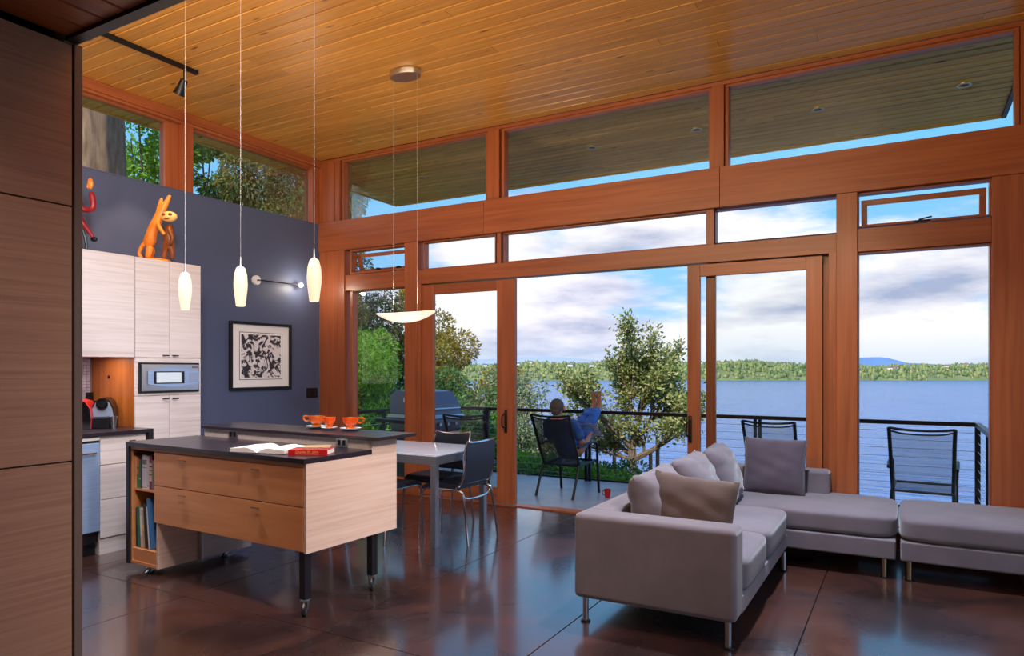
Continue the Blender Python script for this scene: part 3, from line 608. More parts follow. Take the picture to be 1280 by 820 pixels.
def caster(parent, x, y, ztop, r=.04, rot=0, wm='caster_grey'):
    p = bpy.data.objects.new('caster', None); C.objects.link(p); p.parent = parent; p.location = (x, y, 0); p.rotation_euler = (0, 0, rot)
    b = MB(); b.lathe([(r*.55, -.012), (r, -.011), (r, .011), (r*.55, .012)], n=20, mtx=Matrix.Translation((0, -.02, r)) @ Matrix.Rotation(R(90), 4, 'Y')); b.build('wheel', 'rubber', p)
    b = MB(); b.lathe([(0, -.014), (r*.55, -.013), (r*.55, .013), (0, .014)], n=16, mtx=Matrix.Translation((0, -.02, r)) @ Matrix.Rotation(R(90), 4, 'Y')); b.build('hub', wm, p)
    b = MB(); t = ztop
    for s in (-1, 1): b.add(*[[(s*.017, -.035, r), (s*.017, -.005, r), (s*.017, .03, t-.012), (s*.017, -.03, t-.012), (s*.020, -.035, r), (s*.020, -.005, r), (s*.020, .03, t-.012), (s*.020, -.03, t-.012)], [(0, 1, 2, 3), (7, 6, 5, 4), (0, 4, 5, 1), (1, 5, 6, 2), (2, 6, 7, 3), (3, 7, 4, 0)]])
    b.rbox(-.025, .025, -.035, .035, t-.014, t-.001, .003); b.tube([(0, -.03, t-.02), (0, -.065, t-.035)], .006); b.build('fork', 'satin', p)
    return p
for x, y in ((-.045, .045), (-.045, .61)):
    bx('leg', 'black_edge', isl, x-.025, x+.025, y-.025, y+.025, .095, .372, .003); caster(isl, x, y, .096, .038, R(35))
for x, y in ((-1.62, .05), (-1.56, .60), (-1.70, .72)): caster(isl, x, y, .053, .0225, R(20))
for x in (-1.397, -.26):
    o = bx('outlet', 'satin', isl, x-.055, x+.055, .546, .552, .928, .986, .002)
    for dx in (-.022, .022): bx('socket', 'black_edge', o, dx-.014, dx+.014, -.0045, -.003, -.018, .018, .001)
# objects on the island: convert local to world
def IL(x, y, z=0):
    a = R(-2.2); return (-3.036+x*math.cos(a)-y*math.sin(a), 2.912+x*math.sin(a)+y*math.cos(a), z)
def bookthing(w, h, d, cover, label, loc, rz, group, tilt=0, stripe=None, pages=True):
    """upright book: spine towards -y"""
    o = thing('book', label, 'book', loc, rz, group); o.rotation_euler = (0, tilt, rz)
    b = MB(); t = .0022
    b.box(0, w, 0, t, 0, h); b.box(0, t, t, d, 0, h); b.box(w-t, w, t, d, 0, h); b.build('cover', cover, o, 0)
    bx('page_block', 'paper', o, t, w-t, t, d-.004, .004, h-.004)
    if stripe:
        for (z0, z1, m) in stripe: bx('spine_band', m, o, .0015, w-.0015, -.0006, .0003, h*z0, h*z1)
    return o
def simple(name, c, rough=.5): mat(name, c, rough); return name
bcol = [('b_cream', (215, 190, 150)), ('b_orange', (230, 110, 40)), ('b_green', (60, 120, 60)), ('b_navy', (30, 36, 70)), ('b_white', (225, 218, 226)), ('b_white2', (215, 205, 208)), ('b_crimson', (150, 20, 60)), ('b_grey', (130, 120, 120)),
        ('b_teal', (20, 120, 90)), ('b_pink', (215, 180, 175)), ('b_tan', (190, 160, 120)), ('b_black', (24, 28, 26)), ('b_blue', (30, 90, 150)), ('b_steel', (70, 120, 170)), ('b_magenta', (240, 20, 130)), ('b_yellow', (250, 170, 20)), ('b_brown', (120, 40, 20))]
for n_, c_ in bcol: simple(n_, L(*c_))
x = -1.803
for w, h, cv, lab, st in ((.018, .225, 'b_cream', 'cream book at the far left of the upper niche', None), (.026, .215, 'b_orange', 'orange and green spined book in the upper niche', [(.0, .45, 'b_green'), (.62, .70, 'b_green')]), (.024, .205, 'b_green', 'narrow dark green book in the upper niche beside the orange spine', [(.3, .36, 'b_cream')]), (.017, .22, 'b_navy', 'thin navy book left of the thick white one in the upper niche', None),
                          (.055, .24, 'b_white', 'thick white cookbook with small grey lettering in the upper niche', [(.72, .86, 'b_grey'), (.62, .64, 'b_grey'), (.03, .05, 'b_grey')]), (.028, .235, 'b_white2', 'off-white book right of the thick white one in the upper niche', [(.08, .12, 'b_grey')]), (.034, .24, 'b_crimson', 'crimson book with pale lettering in the upper niche', [(.45, .55, 'b_cream'), (.58, .66, 'b_cream'), (.7, .78, 'b_cream'), (.25, .42, 'b_cream')]), (.022, .21, 'b_grey', 'grey book at the right end of the upper niche', None)):
    bookthing(w, h, .19, cv, lab, IL(x, .035, .595), R(-2.2), 'books in the upper island niche', stripe=st); x += w+.0012
x = -1.800
for w, h, cv, lab, st, tl in ((.018, .28, 'b_navy', 'thin dark book leaning at the far left of the lower niche', None, -.05), (.034, .285, 'b_teal', 'green spined book leaning in the lower niche', [(.5, .7, 'b_green')], -.06), (.026, .28, 'b_pink', 'pale pink spined book in the lower niche', [(.3, .8, 'b_white')], -.06), (.022, .27, 'b_tan', 'tan spined book in the lower niche', [(.45, .6, 'b_yellow')], -.07),
                              (.04, .31, 'b_black', 'thick black book in the lower niche', None, -.09), (.014, .30, 'b_white', 'thin white folder leaning beside the blue binder', None, -.11), (.022, .36, 'b_steel', 'tall blue binder leaning at the right of the lower niche', None, -.12)):
    bookthing(w, h, .20, cv, lab, IL(x+ (.0 if w < .03 else 0), .04, .166+ w*.13), R(-2.2), 'books in the lower island niche', tilt=tl, stripe=st); x += w/math.cos(tl)+.0032
b = MB(); b.box(0, .055, 0, .012, 0, .19); o = tag(b.build('folder', 'b_blue', None, 0), 'wide dark blue folder behind the blue binder in the lower niche', 'folder'); o.location = IL(-1.598, .07, .30); o.rotation_euler = (0, 0, R(-2.2))
b = MB(); b.ball((0, 0, 0), (.03, .03, .03), 14); b.ball((.0, 0, .02), (.018, .02, .025), 10); o = tag(b.build('toy', 'b_magenta'), 'bright pink soft toy on top of the blue folder in the lower niche', 'toy'); o.location = IL(-1.572, .09, .515)
yb = thing('toy_vehicle', 'yellow and brown plastic toy at the right of the lower book niche', 'toy', IL(-1.548, .075, .166), R(10))
b = MB(); b.rbox(-.028, .028, -.02, .05, .015, .06, .008); b.rbox(-.02, .03, -.015, .03, .11, .14, .006); b.build('body', 'b_yellow', yb)
b = MB(); b.rbox(-.024, .022, -.005, .04, .058, .112, .008)
for sx in (-.018, .02): b.ball((sx, -.02, .015), .015, 10)
b.build('chassis', 'b_brown', yb)
# open book and red book
ob = thing('open_book', 'open book with white pages lying face up on the lower island counter', 'book', IL(-.50, .16, .926), R(12))
b = MB(); n = 10; w = .20; d = .26
for s in (-1, 1):
    vs = []
    for i in range(n+1):
        t = i/n; z = .038*(math.sin(min(1, t*1.6)*PI*.62))*(1-.45*t)+.004; vs += [(s*w*t, -d/2, z), (s*w*t, d/2, z), (s*w*t, -d/2, .002), (s*w*t, d/2, .002)]
    fs = []
    for i in range(n):
        o_ = i*4; q = [(o_, o_+4, o_+5, o_+1), (o_+2, o_+3, o_+7, o_+6), (o_, o_+2, o_+6, o_+4), (o_+1, o_+5, o_+7, o_+3)]; fs += q if s > 0 else [f[::-1] for f in q]
    fs.append((n*4, n*4+2, n*4+3, n*4+1)); b.add(vs, fs)
b.build('pages', 'paper', ob, 50); bx('cover', 'b_navy', ob, -w-.008, w+.008, -d/2-.006, d/2+.006, 0, .0025)
rb = thing('book', 'closed red book with orange spine lettering on the lower island counter', 'book', IL(-.165, .205, .926), R(28))
bx('cover', 'red', rb, -.12, .12, -.08, .08, 0, .003); bx('cover', 'red', rb, -.12, .12, -.08, .08, .029, .032); bx('spine', 'red', rb, -.12, .12, -.083, -.08, 0, .032); bx('page_block', 'paper', rb, -.117, .117, -.08, .077, .003, .029)
def text(body, size, m, parent, loc, rot, name='lettering', ext=.0002):
    cu = bpy.data.curves.new(name, 'FONT'); cu.body = body; cu.size = size; cu.extrude = ext; cu.align_x = 'CENTER'; cu.align_y = 'CENTER'
    to = bpy.data.objects.new(name, cu); C.objects.link(to); dg = bpy.context.evaluated_depsgraph_get(); me = bpy.data.meshes.new_from_object(to.evaluated_get(dg)); bpy.data.objects.remove(to)
    me.materials.clear(); me.materials.append(M[m]); return link(name, me, None, parent, 0, loc, rot)
simple('print_orange', L(255, 170, 60)); text('Charles W. John', .021, 'print_orange', rb, (-.005, -.0834, .0195), (R(90), 0, 0))
bx('spine_line', 'paper', rb, -.08, .07, -.0835, -.083, .006, .009)
bb = thing('book', 'thin book resting on top of the red book', 'book', IL(-.17, .24, .9585), R(36)); bx('cover', 'b_brown', bb, -.07, .09, -.055, .055, 0, .002); bx('page_block', 'paper', bb, -.067, .087, -.052, .052, .002, .008); bx('cover', 'b_tan', bb, -.07, .09, -.055, .055, .008, .010)
# glass cups
def cup(loc, rz, s, mtl, label, hs=1):
    c = thing('glass_cup', label, 'cup', loc, rz, 'amber cups on the raised counter'); b = MB()
    b.lathe([(.0, .003), (.05*s, .004), (.075*s, .016), (.077*s, .020), (.05*s, .009), (.0, .008)], n=28); b.build('saucer', 'saucer', c)
    b = MB(); b.lathe([(.034*s, .009), (.034*s, .022), (.02*s, .032), (.034*s, .038), (.052*s, .06), (.060*s, .092*1), (.057*s, .092), (.048*s, .062), (.028*s, .042), (.0, .040)], n=28); b.build('bowl', mtl, c)
    if hs:
        b = MB(); b.tube(bez([(-.050*s, 0, .060), (-.075*s, 0, .055), (-.095*s, 0, .072), (-.088*s, 0, .09), (-.058*s, 0, .088)], 5), .0065*s, 8); b.build('cup_handle', 'glass_orange', c)
    return c
cup(IL(-.775, .80, 1.011), R(30), 1, 'glass_amber', 'clear amber glass cup with handle at left on a pale saucer on the raised counter')
cup(IL(-.600, .76, 1.011), R(30), .78, 'glass_orange', 'smaller orange glass cup without visible handle, in the middle of the raised counter cups', 0)
cup(IL(-.43, .80, 1.011), R(210), .98, 'glass_orange', 'orange glass cup with dark leaf pattern and handle at right, nearest the counter end')

# ================================================================ PENDANTS
PY = 3.05
def pendant(x, label):
    p = thing('pendant_lamp', label, 'lamp', (x, PY, 1.855), 0, 'pendants over the island')
    p.scale = (.925,)*3
    b = MB(); b.lathe([(.026, .0), (.031, .004), (.038, .06), (.0455, .12), (.047, .16), (.043, .22), (.030, .268), (.014, .282), (0, .283)], n=26); b.lathe([(0, .002), (.026, 0)], n=26); b.build('shade', 'shade_glass', p)
    b = MB(); b.lathe([(.012, .28), (.007, .30), (.005, .345), (0, .346)], n=12); b.build('cap', 'satin', p)
    b = MB(); b.tube([(0, 0, .34), (0, 0, 2.36)], .0013, 6); b.build('cord', 'cord_grey', p)
    b = MB(); b.lathe([(0, 2.327), (.05, 2.334), (.055, 2.36)], n=20); b.build('canopy', 'satin', p)
    light('pendant_light', 'POINT', (x, PY, 1.66), 3, (1, .78, .5), shadow_soft_size=.12)
pendant(-3.10, 'slim glowing glass pendant nearest the corner post, hanging highest in view'); pendant(-3.755, 'slim glowing glass pendant in the middle, beside the wall lamp'); pendant(-4.32, 'slim glowing glass pendant in front of the tall maple cabinet')
lp = thing('bowl_pendant', 'long shallow glass bowl pendant on two cables over the dining table', 'lamp', (-3.79, 4.80, 1.84))
b = MB(); vs = []; n = 20; k = 8
for i in range(n+1):
    t = i/n*2-1; hw = .11*math.sqrt(max(0, 1-abs(t)**2.4))+.002
    for j in range(k+1):
        s = j/k*2-1; z = .012+.085*abs(t)**2.2+(.075*(1-abs(t)**2.2))*s*s; vs.append((t*.315, s*hw, z))
m_ = len(vs); vs += [(v[0], v[1], v[2]+.005) for v in vs]
fs = []
for i in range(n):
    for j in range(k):
        a = i*(k+1)+j; fs += [(a, a+1, a+k+2, a+k+1), (m_+a, m_+a+k+1, m_+a+k+2, m_+a+1)]
b.add(vs, fs); b.build('bowl', 'bowl_glass', lp, 60)
for x in (-.13, .13):
    b = MB(); b.tube([(x, 0, .02), (x, .0, 4.0-1.84)], .0014, 6); b.build('cable', 'cord_grey', lp)
b = MB(); b.rbox(-.15, .15, -.02, .02, .03, .05, .006); b.build('lamp_bar', 'satin', lp)
b = MB(); b.lathe([(0, 3.99-1.84), (.15, 3.99-1.84), (.153, 4.0-1.84), (.153, 4.035-1.84)], n=32, sy=.62); b.build('canopy', 'satin', lp)
light('bowl_light', 'AREA', (-3.79, 4.80, 2.02), 16, (1, .8, .55), aim=(-3.79, 4.80, 4), shape='RECTANGLE', size=.4, size_y=.1)
light('bowl_downlight', 'POINT', (-3.79, 4.80, 1.66), 2.5, (1, .8, .55), shadow_soft_size=.15)

# ================================================================ DINING
noisecol('table_glass', [(.3, L(196, 202, 218)), (.7, L(206, 212, 226))], (1, 1, 1), 2, rough=.08); mat('alu', L(150, 152, 165), .3, metal=.8)
tb = thing('dining_table', 'pale glass-topped dining table with square metal legs behind the island', 'table', (-4.15, 4.96, 0))
bx('tabletop', 'table_glass', tb, -.85, .85, -.395, .395, .738, .752, .002)
for a in ((-.85, .85, -.395, -.365, .67, .738), (-.85, .85, .365, .395, .67, .738), (-.85, -.82, -.365, .365, .67, .738), (.82, .85, -.365, .365, .67, .738)): bx('apron', 'alu', tb, *a, r=.002)
for x in (-.825, .825):
    for y in (-.37, .37): bx('leg', 'alu', tb, x-.026, x+.026, y-.026, y+.026, 0, .668 if 0 else .67, .003)
def dining_chair(label, loc, rz):
    c = thing('dining_chair', label, 'chair', loc, rz, 'black leather and chrome dining chairs')
    for s in (-1, 1):
        b = MB(); b.tube(bez([(s*.225, -.27, 0), (s*.21, -.22, .36), (s*.20, -.18, .435), (s*.20, -.05, .44), (s*.20, .14, .44), (s*.205, .20, .42), (s*.215, .215, .34), (s*.225, .235, 0)], 5), .0105, 8); b.build('leg_frame', 'chrome', c)
        b = MB(); b.tube(bez([(s*.20, -.12, .445), (s*.215, -.19, .50), (s*.215, -.225, .60), (s*.21, -.22, .72), (s*.20, -.25, .85)], 5), .010, 8); b.build('back_post', 'chrome', c)
    b = MB(); b.tube(bez([(-.20, -.25, .85), (-.1, -.235, .835), (.1, -.235, .835), (.20, -.25, .85)], 5), .010, 8); b.build('top_rail', 'chrome', c)
    b = MB(); b.tube(bez([(-.21, -.20, .40), (-.12, -.20, .365), (.12, -.20, .365), (.21, -.20, .40)], 5), .009, 8); b.build('stretcher', 'chrome', c)
    def sheet(f, n=12, m=8, th=.012):
        b = MB(); vs = []
        for k in (0, 1):
            for i in range(n+1):
                for j in range(m+1): vs.append(f(i/n, j/m*2-1, k*th))
        q = (n+1)*(m+1); fs = []
        for i in range(n):
            for j in range(m):
                a = i*(m+1)+j; fs += [(a, a+1, a+m+2, a+m+1), (q+a, q+a+m+1, q+a+m+2, q+a+1)]
        for i in range(n): a = i*(m+1); e = a+m; fs += [(a, a+m+1, q+a+m+1, q+a), (e, q+e, q+e+m+1, e+m+1)]
        for j in range(m): a = j; e = n*(m+1)+j; fs += [(a, q+a, q+a+1, a+1), (e, e+1, q+e+1, q+e)]
        b.add(vs, fs); return b
    sheet(lambda t, s, k: (s*.212, -.17+.39*t, .452+k*2.4-.012*math.sin(PI*t)*(1-s*s)-.03*max(0, t-.85)/.15)).build('seat', 'leather', c, 60)
    sheet(lambda t, s, k: (s*.205, -.205-.03*math.sin(PI*t)-.04*t*t+k+.012*(1-s*s)*0, .50+.335*t-.012*(1-s*s)*(t > .9)+.002*math.sin(t*40)), 20).build('backrest', 'leather', c, 60)
    return c
dining_chair('black dining chair at the right end of the table, its back towards the sofa', (-3.37, 4.985, 0), R(88))
dining_chair('black dining chair on the window side of the table, back against the glass door', (-3.79, 5.27, 0), R(178))
dining_chair('black dining chair whose seat shows between island end and table leg', (-3.92, 4.70, 0), R(-3))
dining_chair('black dining chair on the island side of the table, mostly hidden behind the island', (-4.55, 4.68, 0), R(2))

# ================================================================ SOFA
def puff(sx, sy, sz, n=14, seed=0, wr=.006, edge=.35, crown=.0):
    """soft box cushion mesh centred on origin"""
    bm = bmesh.new(); bmesh.ops.create_cube(bm, size=2); bmesh.ops.subdivide_edges(bm, edges=bm.edges[:], cuts=n, use_grid_fill=True)
    r_ = random.Random(seed); ph = [r_.uniform(0, 6.28) for _ in range(6)]
    for v in bm.verts:
        x, y, z = v.co; e = 9
        p = (abs(x)**e+abs(y)**e+abs(z)**e)**(1/e); q = max(abs(x), abs(y), abs(z)); k = q/p
        x2, y2, z2 = x*k, y*k, z*k
        cr = (1-x*x)*(1-y*y); cz = 1+crown*cr
        w_ = wr*(math.sin(7*x+ph[0]+3*y)*math.sin(5*y+ph[1])+.5*math.sin(13*x+ph[2]-6*y))*(.3+cr)
        v.co = Vector((x2*sx, y2*sy, z2*sz*cz+w_*(1 if z > 0 else -1)*(abs(z) > .5)))
    me = bpy.data.meshes.new('cushion'); bm.to_mesh(me); bm.free(); return me
def pillow(w, h, t, seed=0, n=22, wr=.008, puffy=.5):
    """square pillow in the xz plane, thickness along y"""
    r_ = random.Random(seed); ph = [r_.uniform(0, 6.28) for _ in range(8)]; b = MB(); vs = []
    for k in (-1, 1):
        for i in range(n+1):
            for j in range(n+1):
                u = i/n*2-1; v = j/n*2-1; d = ((1-abs(u)**2.6)*(1-abs(v)**2.6))**puffy
                pin = 1-.05*(1-u*u)*abs(v)**6-.0; pv = 1-.05*(1-v*v)*abs(u)**6
                e = wr*(math.sin(6*u+ph[0])*math.cos(9*v+ph[1])+.6*math.sin(14*v+5*u+ph[2]))*d+wr*.8*math.sin(9*(u+ph[3]))*abs(v)**4*d**.3
                vs.append((u*w/2*pv, k*(t/2*d+e), v*h/2*pin+wr*.7*math.sin(11*u+ph[4])*abs(v)**8))
    q = (n+1)**2; fs = []
    for i in range(n):
        for j in range(n):
            a = i*(n+1)+j; fs += [(a, a+1, a+n+2, a+n+1)[::-1], (q+a, q+a+1, q+a+n+2, q+a+n+1)]
    b.add(vs, fs); me = b.mesh('pillow'); bm = bmesh.new(); bm.from_mesh(me); bmesh.ops.remove_doubles(bm, verts=bm.verts[:], dist=.0008); bmesh.ops.recalc_face_normals(bm, faces=bm.faces[:]); bm.to_mesh(me); bm.free(); return me
def soft(name, me, m, parent, loc, rot=(0, 0, 0)): return link(name, me, m, parent, 80, loc, rot)
def sleg(parent, x, y, h, m='satin'):
    o = MB().tube([(0, 0, .008), (0, 0, h)], .0165, 14).build('leg', m, parent, loc=(x, y, 0)); MB().lathe([(.0, .010), (.026, .010), (.028, .004), (.028, 0), (0, 0)], n=18).build('foot', 'black_metal', o)
F = 'sofa_fabric'
sf = thing('sofa', 'grey-brown suede two-seat sofa section with low square arm, back towards the open door', 'sofa', (-1.66, 3.63, 0))
bx('armrest', F, sf, 0, .91, 0, .20, .14, .625, .035).data['r'] = 1; bx('back_frame', F, sf, 0, .17, .19, 1.785, .14, .62, .03)
bx('base_frame', F, sf, .16, .905, .19, 1.785, .14, .243, .012)
soft('seat_cushion', puff(.375, .365, .095, seed=1, wr=.003, crown=.08), F, sf, (.545, .565, .338)); soft('seat_cushion', puff(.375, .43, .095, seed=2, wr=.003, crown=.08), F, sf, (.545, 1.355, .338))
for x, y in ((.06, .05), (.86, .05), (.06, 1.70), (.90, 1.66)): sleg(sf, x, y, .14)
ch = thing('sofa', 'grey-brown suede corner chaise section along the windows', 'sofa', (-1.66, 5.42, 0))
bx('back_frame', F, ch, 0, .17, .0, .72, .14, .62, .03); bx('back_rest', F, ch, 0, 1.12, .73, .92, .14, .62, .03); bx('base_frame', F, ch, .16, 1.60, .0, .92, .14, .272, .012)
soft('seat_cushion', puff(.725, .455, .08, seed=3, n=18, wr=.003, crown=.06), F, ch, (.885, .46, .352))
# the back rest sits on the seat at its far edge
for x, y in ((1.53, .05), (1.53, .86), (.08, .86)): sleg(ch, x, y, .14, 'warm_metal')
ot = thing('ottoman', 'grey-brown suede ottoman beside the chaise, cut by the right edge', 'ottoman', (0, 5.42, 0))
bx('base_frame', F, ot, -.03, .87, 0, .90, .14, .272, .012); soft('seat_cushion', puff(.46, .455, .08, seed=4, wr=.003, crown=.06), F, ot, (.42, .45, .352))
for x, y in ((.02, .05), (.82, .05), (.02, .85), (.82, .85)): sleg(ot, x, y, .14, 'warm_metal')
bk = [('puffy back cushion nearest the arm, its end facing the camera', 4.22, -1.32, .60, .50), ('puffy back cushion in the middle of the sofa back', 4.90, -1.29, .615, .56), ('puffy back cushion nearest the window, beside the charcoal cushion', 5.58, -1.27, .615, .52)]
for i, (lb, y, x, z, w) in enumerate(bk):
    o = soft('back_cushion', pillow(.68, .47, .28, seed=10+i, wr=.008, puffy=.40), F, None, (x, y, z), (R(-20), 0, R(90+(6 if i == 2 else 2)))); tag(o, lb, 'cushion', 'sofa back cushions')
tag(soft('throw_pillow', pillow(.50, .46, .16, seed=21, wr=.003), 'pillow_fabric', None, (-1.075, 3.985, .605), (R(-13), R(4), R(-3))), 'brown square throw pillow leaning behind the near sofa arm', 'pillow')
tag(soft('throw_pillow', pillow(.49, .47, .15, seed=22, wr=.003), 'charcoal_fabric', None, (-.935, 6.0, .648), (R(-12), R(1), R(2))), 'dark charcoal square pillow standing against the window side of the corner seat', 'pillow')

# ================================================================ DECK
ZD = -.08
dk = struct('deck'); bx('deck_slab', 'deck_concrete', dk, -6.6, .80, 6.50, 8.82, ZD-.14, ZD, .004); bx('deck_edge', 'black_metal', dk, -6.6, .80, 8.82, 8.84, ZD-.2, ZD+.02)
rl = thing('deck_railing', 'dark metal deck railing with thin horizontal cables around the deck', 'railing', (0, 0, ZD))
RX0, RX1, RY = -6.43, .657, 8.75; zt = .88-ZD
def rpart(nm, *a, m='black_metal', r=.003): return bx(nm, m, rl, *a, r=r)
rpart('top_rail', RX0, RX1, RY-.03, RY+.03, zt-.04, zt+.005, m='bronze'); rpart('top_rail', RX0-.025, RX0+.025, 6.55, RY-.026, zt-.04, zt+.005, m='bronze'); rpart('top_rail', RX1-.025, RX1+.025, 6.55, RY-.026, zt-.04, zt+.005, m='black_metal')
for x in (-1.554, -3.77, -5.4): rpart('post', x-.045, x-.008, RY-.02, RY+.02, 0, zt-.041); rpart('post', x+.008, x+.045, RY-.02, RY+.02, 0, zt-.041)
for x in (RX0, RX1): rpart('post', x-.025, x+.025, RY-.025, RY+.025, 0, zt-.041)
for y in (7.65, 6.6): rpart('post', RX1-.02, RX1+.02, y-.02, y+.02, 0, zt-.041); rpart('post', RX0-.02, RX0+.02, y-.02, y+.02, 0, zt-.041)
for i in range(9):
    z = .09+i*.095
    MB().tube([(RX0, RY, z), (RX1, RY, z)], .0022, 5).build('cable', 'satin', rl); MB().tube([(RX1, 6.6, z), (RX1, RY, z)], .0022, 5).build('cable', 'satin', rl); MB().tube([(RX0, 6.6, z), (RX0, RY, z)], .0022, 5).build('cable', 'satin', rl)
def patio_chair(label, loc, rz, fab='sling_open'):
    c = thing('patio_chair', label, 'chair', loc, rz, 'black sling patio chairs')
    for s in (-1, 1):
        b = MB(); b.tube(bez([(s*.27, .31, 0), (s*.27, .27, .40), (s*.275, .25, .58), (s*.28, .18, .635), (s*.28, -.05, .63), (s*.275, -.22, .60)], 4), .017, 8); b.build('arm_frame', 'black_metal', c)
        b = MB(); b.tube([(s*.25, .26, .40), (s*.25, -.16, .37), (s*.255, -.31, 0)], .017, 8); b.build('leg', 'black_metal', c)
        b = MB(); b.tube(bez([(s*.245, -.14, .37), (s*.25, -.22, .55), (s*.255, -.34, .82), (s*.26, -.41, .985)], 4), .017, 8); b.build('back_post', 'black_metal', c)
    b = MB(); b.tube(bez([(-.26, -.41, .985), (-.1, -.402, .968), (.1, -.402, .968), (.26, -.41, .985)], 4), .012, 8); b.build('top_bar', 'black_metal', c); MB().tube([(-.25, .26, .40), (.25, .26, .40)], .012).build('cross_bar', 'black_metal', c); MB().tube([(-.25, -.16, .37), (.25, -.16, .37)], .012).build('cross_bar', 'black_metal', c)
    b = MB(); b.tube(bez([(-.245, -.395, .955), (-.12, -.385, .93), (.12, -.385, .93), (.245, -.395, .955)], 4), .008, 8); b.build('sling_rod', 'black_metal', c)
    pr = bez([(0, .27, .40), (0, .1, .375), (0, -.10, .365), (0, -.165, .40), (0, -.235, .58), (0, -.335, .80), (0, -.393, .945)], 4); b = MB(); vs = []
    for p in pr:
        for s in (-1, 0, 1): vs.append((s*.243, p.y-(0.012 if s == 0 else 0), p.z-(.01 if s == 0 else 0)))
    b.add(vs, [(i*3+j, i*3+j+1, i*3+j+4, i*3+j+3) for i in range(len(pr)-1) for j in range(2)]); b.build('sling', fab, c, 60)
    return c
patio_chair('black sling patio chair the man sits in, facing the water', (-3.6, 7.72, ZD), R(-5.5), 'sling')
patio_chair('empty black sling patio chair behind the charcoal pillow, near the railing post', (-1.20, 7.93, ZD), R(-5))
patio_chair('empty black sling patio chair seen through the far right window', (.145, 7.72, ZD), R(-3))
patio_chair('empty sling patio chair in front of the grill, behind the left glass door', (-4.60, 7.25, ZD), R(8))
mg = thing('mug', 'small red mug standing on the deck by the sitting man', 'mug', (-3.08, 7.73, ZD)); MB().lathe([(.03, 0), (.042, .1), (.039, .1), (.028, .008), (0, .008)], n=20).build('cup', 'red', mg); MB().tube(bez([(-.038, 0, .08), (-.062, 0, .07), (-.062, 0, .04), (-.034, 0, .025)], 4), .006, 6).build('handle', 'red', mg)
gr = thing('gas_grill', 'dark gas grill with sloped hood and side shelf on the deck by the left railing', 'grill', (-5.62, 7.55, ZD), R(78))
gr.scale = (.9, 1.35, 1.03)
b = MB(); b.add(*extr([(-.26, .90), (-.24, 1.03), (-.12, 1.19), (.16, 1.21), (.25, 1.14), (.26, .90)], -.36, .36)); b.build('hood', 'grill_grey', gr, 20)
b = MB(); b.add(*extr([(-.30, .86), (-.27, .90), (.27, .90), (.27, .86)], -.39, .39)); b.build('rim', 'satin', gr, 0)
MB().rbox(-.36, .36, -.25, .25, .70, .86, .01).build('firebox', 'grill_grey', gr); bx('side_shelf', 'black_metal', gr, -.66, -.38, -.24, .24, .81, .85, .006); bx('side_shelf', 'black_metal', gr, .38, .62, -.24, .24, .81, .85, .006)
bx('cabinet_door', 'saucer', gr, -.32, -.004, -.27, -.25, .14, .68, .005); bx('cabinet_door', 'saucer', gr, .004, .32, -.27, -.25, .14, .68, .005); bx('cabinet', 'black_metal', gr, -.34, .34, -.25, .25, .06, .70)
MB().tube([(-.28, -.30, .98), (.28, -.30, .98)], .012).tube([(-.28, -.245, .98), (-.28, -.30, .98)], .008).tube([(.28, -.245, .98), (.28, -.30, .98)], .008).build('hood_handle', 'satin', gr)
for i in range(4): MB().lathe([(0, .03), (.02, .03), (.024, 0)], n=12, mtx=Matrix.Translation((-.24+.16*i, -.25, .78)) @ Matrix.Rotation(R(90), 4, 'X')).build('knob', 'satin', gr)
for x in (-.30, .30):
    for y in (-.2, .2): MB().lathe([(0, -.014), (.03, -.014), (.03, .014), (0, .014)], n=12, mtx=Matrix.Translation((x, y, .03)) @ Matrix.Rotation(R(90), 4, 'Y')).build('wheel', 'rubber', gr)
b = MB(); b.tube(bez([(-.035, 0, 0), (-.03, 0, .05), (.0, 0, .07), (.03, 0, .05), (.035, 0, 0)], 4), .009, 6); b.tube([(0, 0, 0), (0, 0, .035)], .008, 6); b.build('emblem', 'white_paint', gr, loc=(-.368, .0, 1.06), rot=(0, 0, R(90)))

# ================================================================ MAN
man = thing('person', 'grey haired person in blue shirt and jeans, bare feet up on the railing', 'person', (-3.6, 7.72, ZD), R(-5.5))
V = [(0, .05, .50, .10), (0, -.06, .62, .105), (0, -.15, .76, .115), (-.01, -.19, .88, .10), (-.02, -.21, .965, .052), (-.022, -.20, 1.01, .062), (-.024, -.185, 1.065, .083), (-.024, -.19, 1.115, .070)]
Ed = [(i, i+1) for i in range(7)]
def chain(start, pts):
    i0 = start
    for p in pts: V.append(p); Ed.append((i0, len(V)-1)); i0 = len(V)-1
    return i0
for s, kn, an in ((-1, (-.05, .45, .835), (-.125, .90, 1.0)), (1, (.06, .46, .83), (-.04, .895, 1.015))):
    a = chain(0, [(s*.10, .10, .50, .085), (s*.08, .28, .66, .075), kn+(.055,), ((kn[0]+an[0])/2, (kn[1]+an[1])/2, (kn[2]+an[2])/2, .05), an+(.034,)])
    hl = chain(a, [(an[0], an[1]+.035, an[2]-.005, .030)])
    bfoot = chain(a, [(an[0]-.005, an[1]+.025, an[2]+.08, (.036, .024)), (an[0]-.008, an[1]+.015, an[2]+.15, (.042, .018))])
    for k in range(5):
        dx = (k-2)*.016*(-s); chain(bfoot, [(an[0]-.008+dx, an[1]+.005, an[2]+.19+.012*(2-k)*.4, .009), (an[0]-.008+dx*1.1, an[1]-.008, an[2]+.215+.012*(2-k)*.4, .007)])
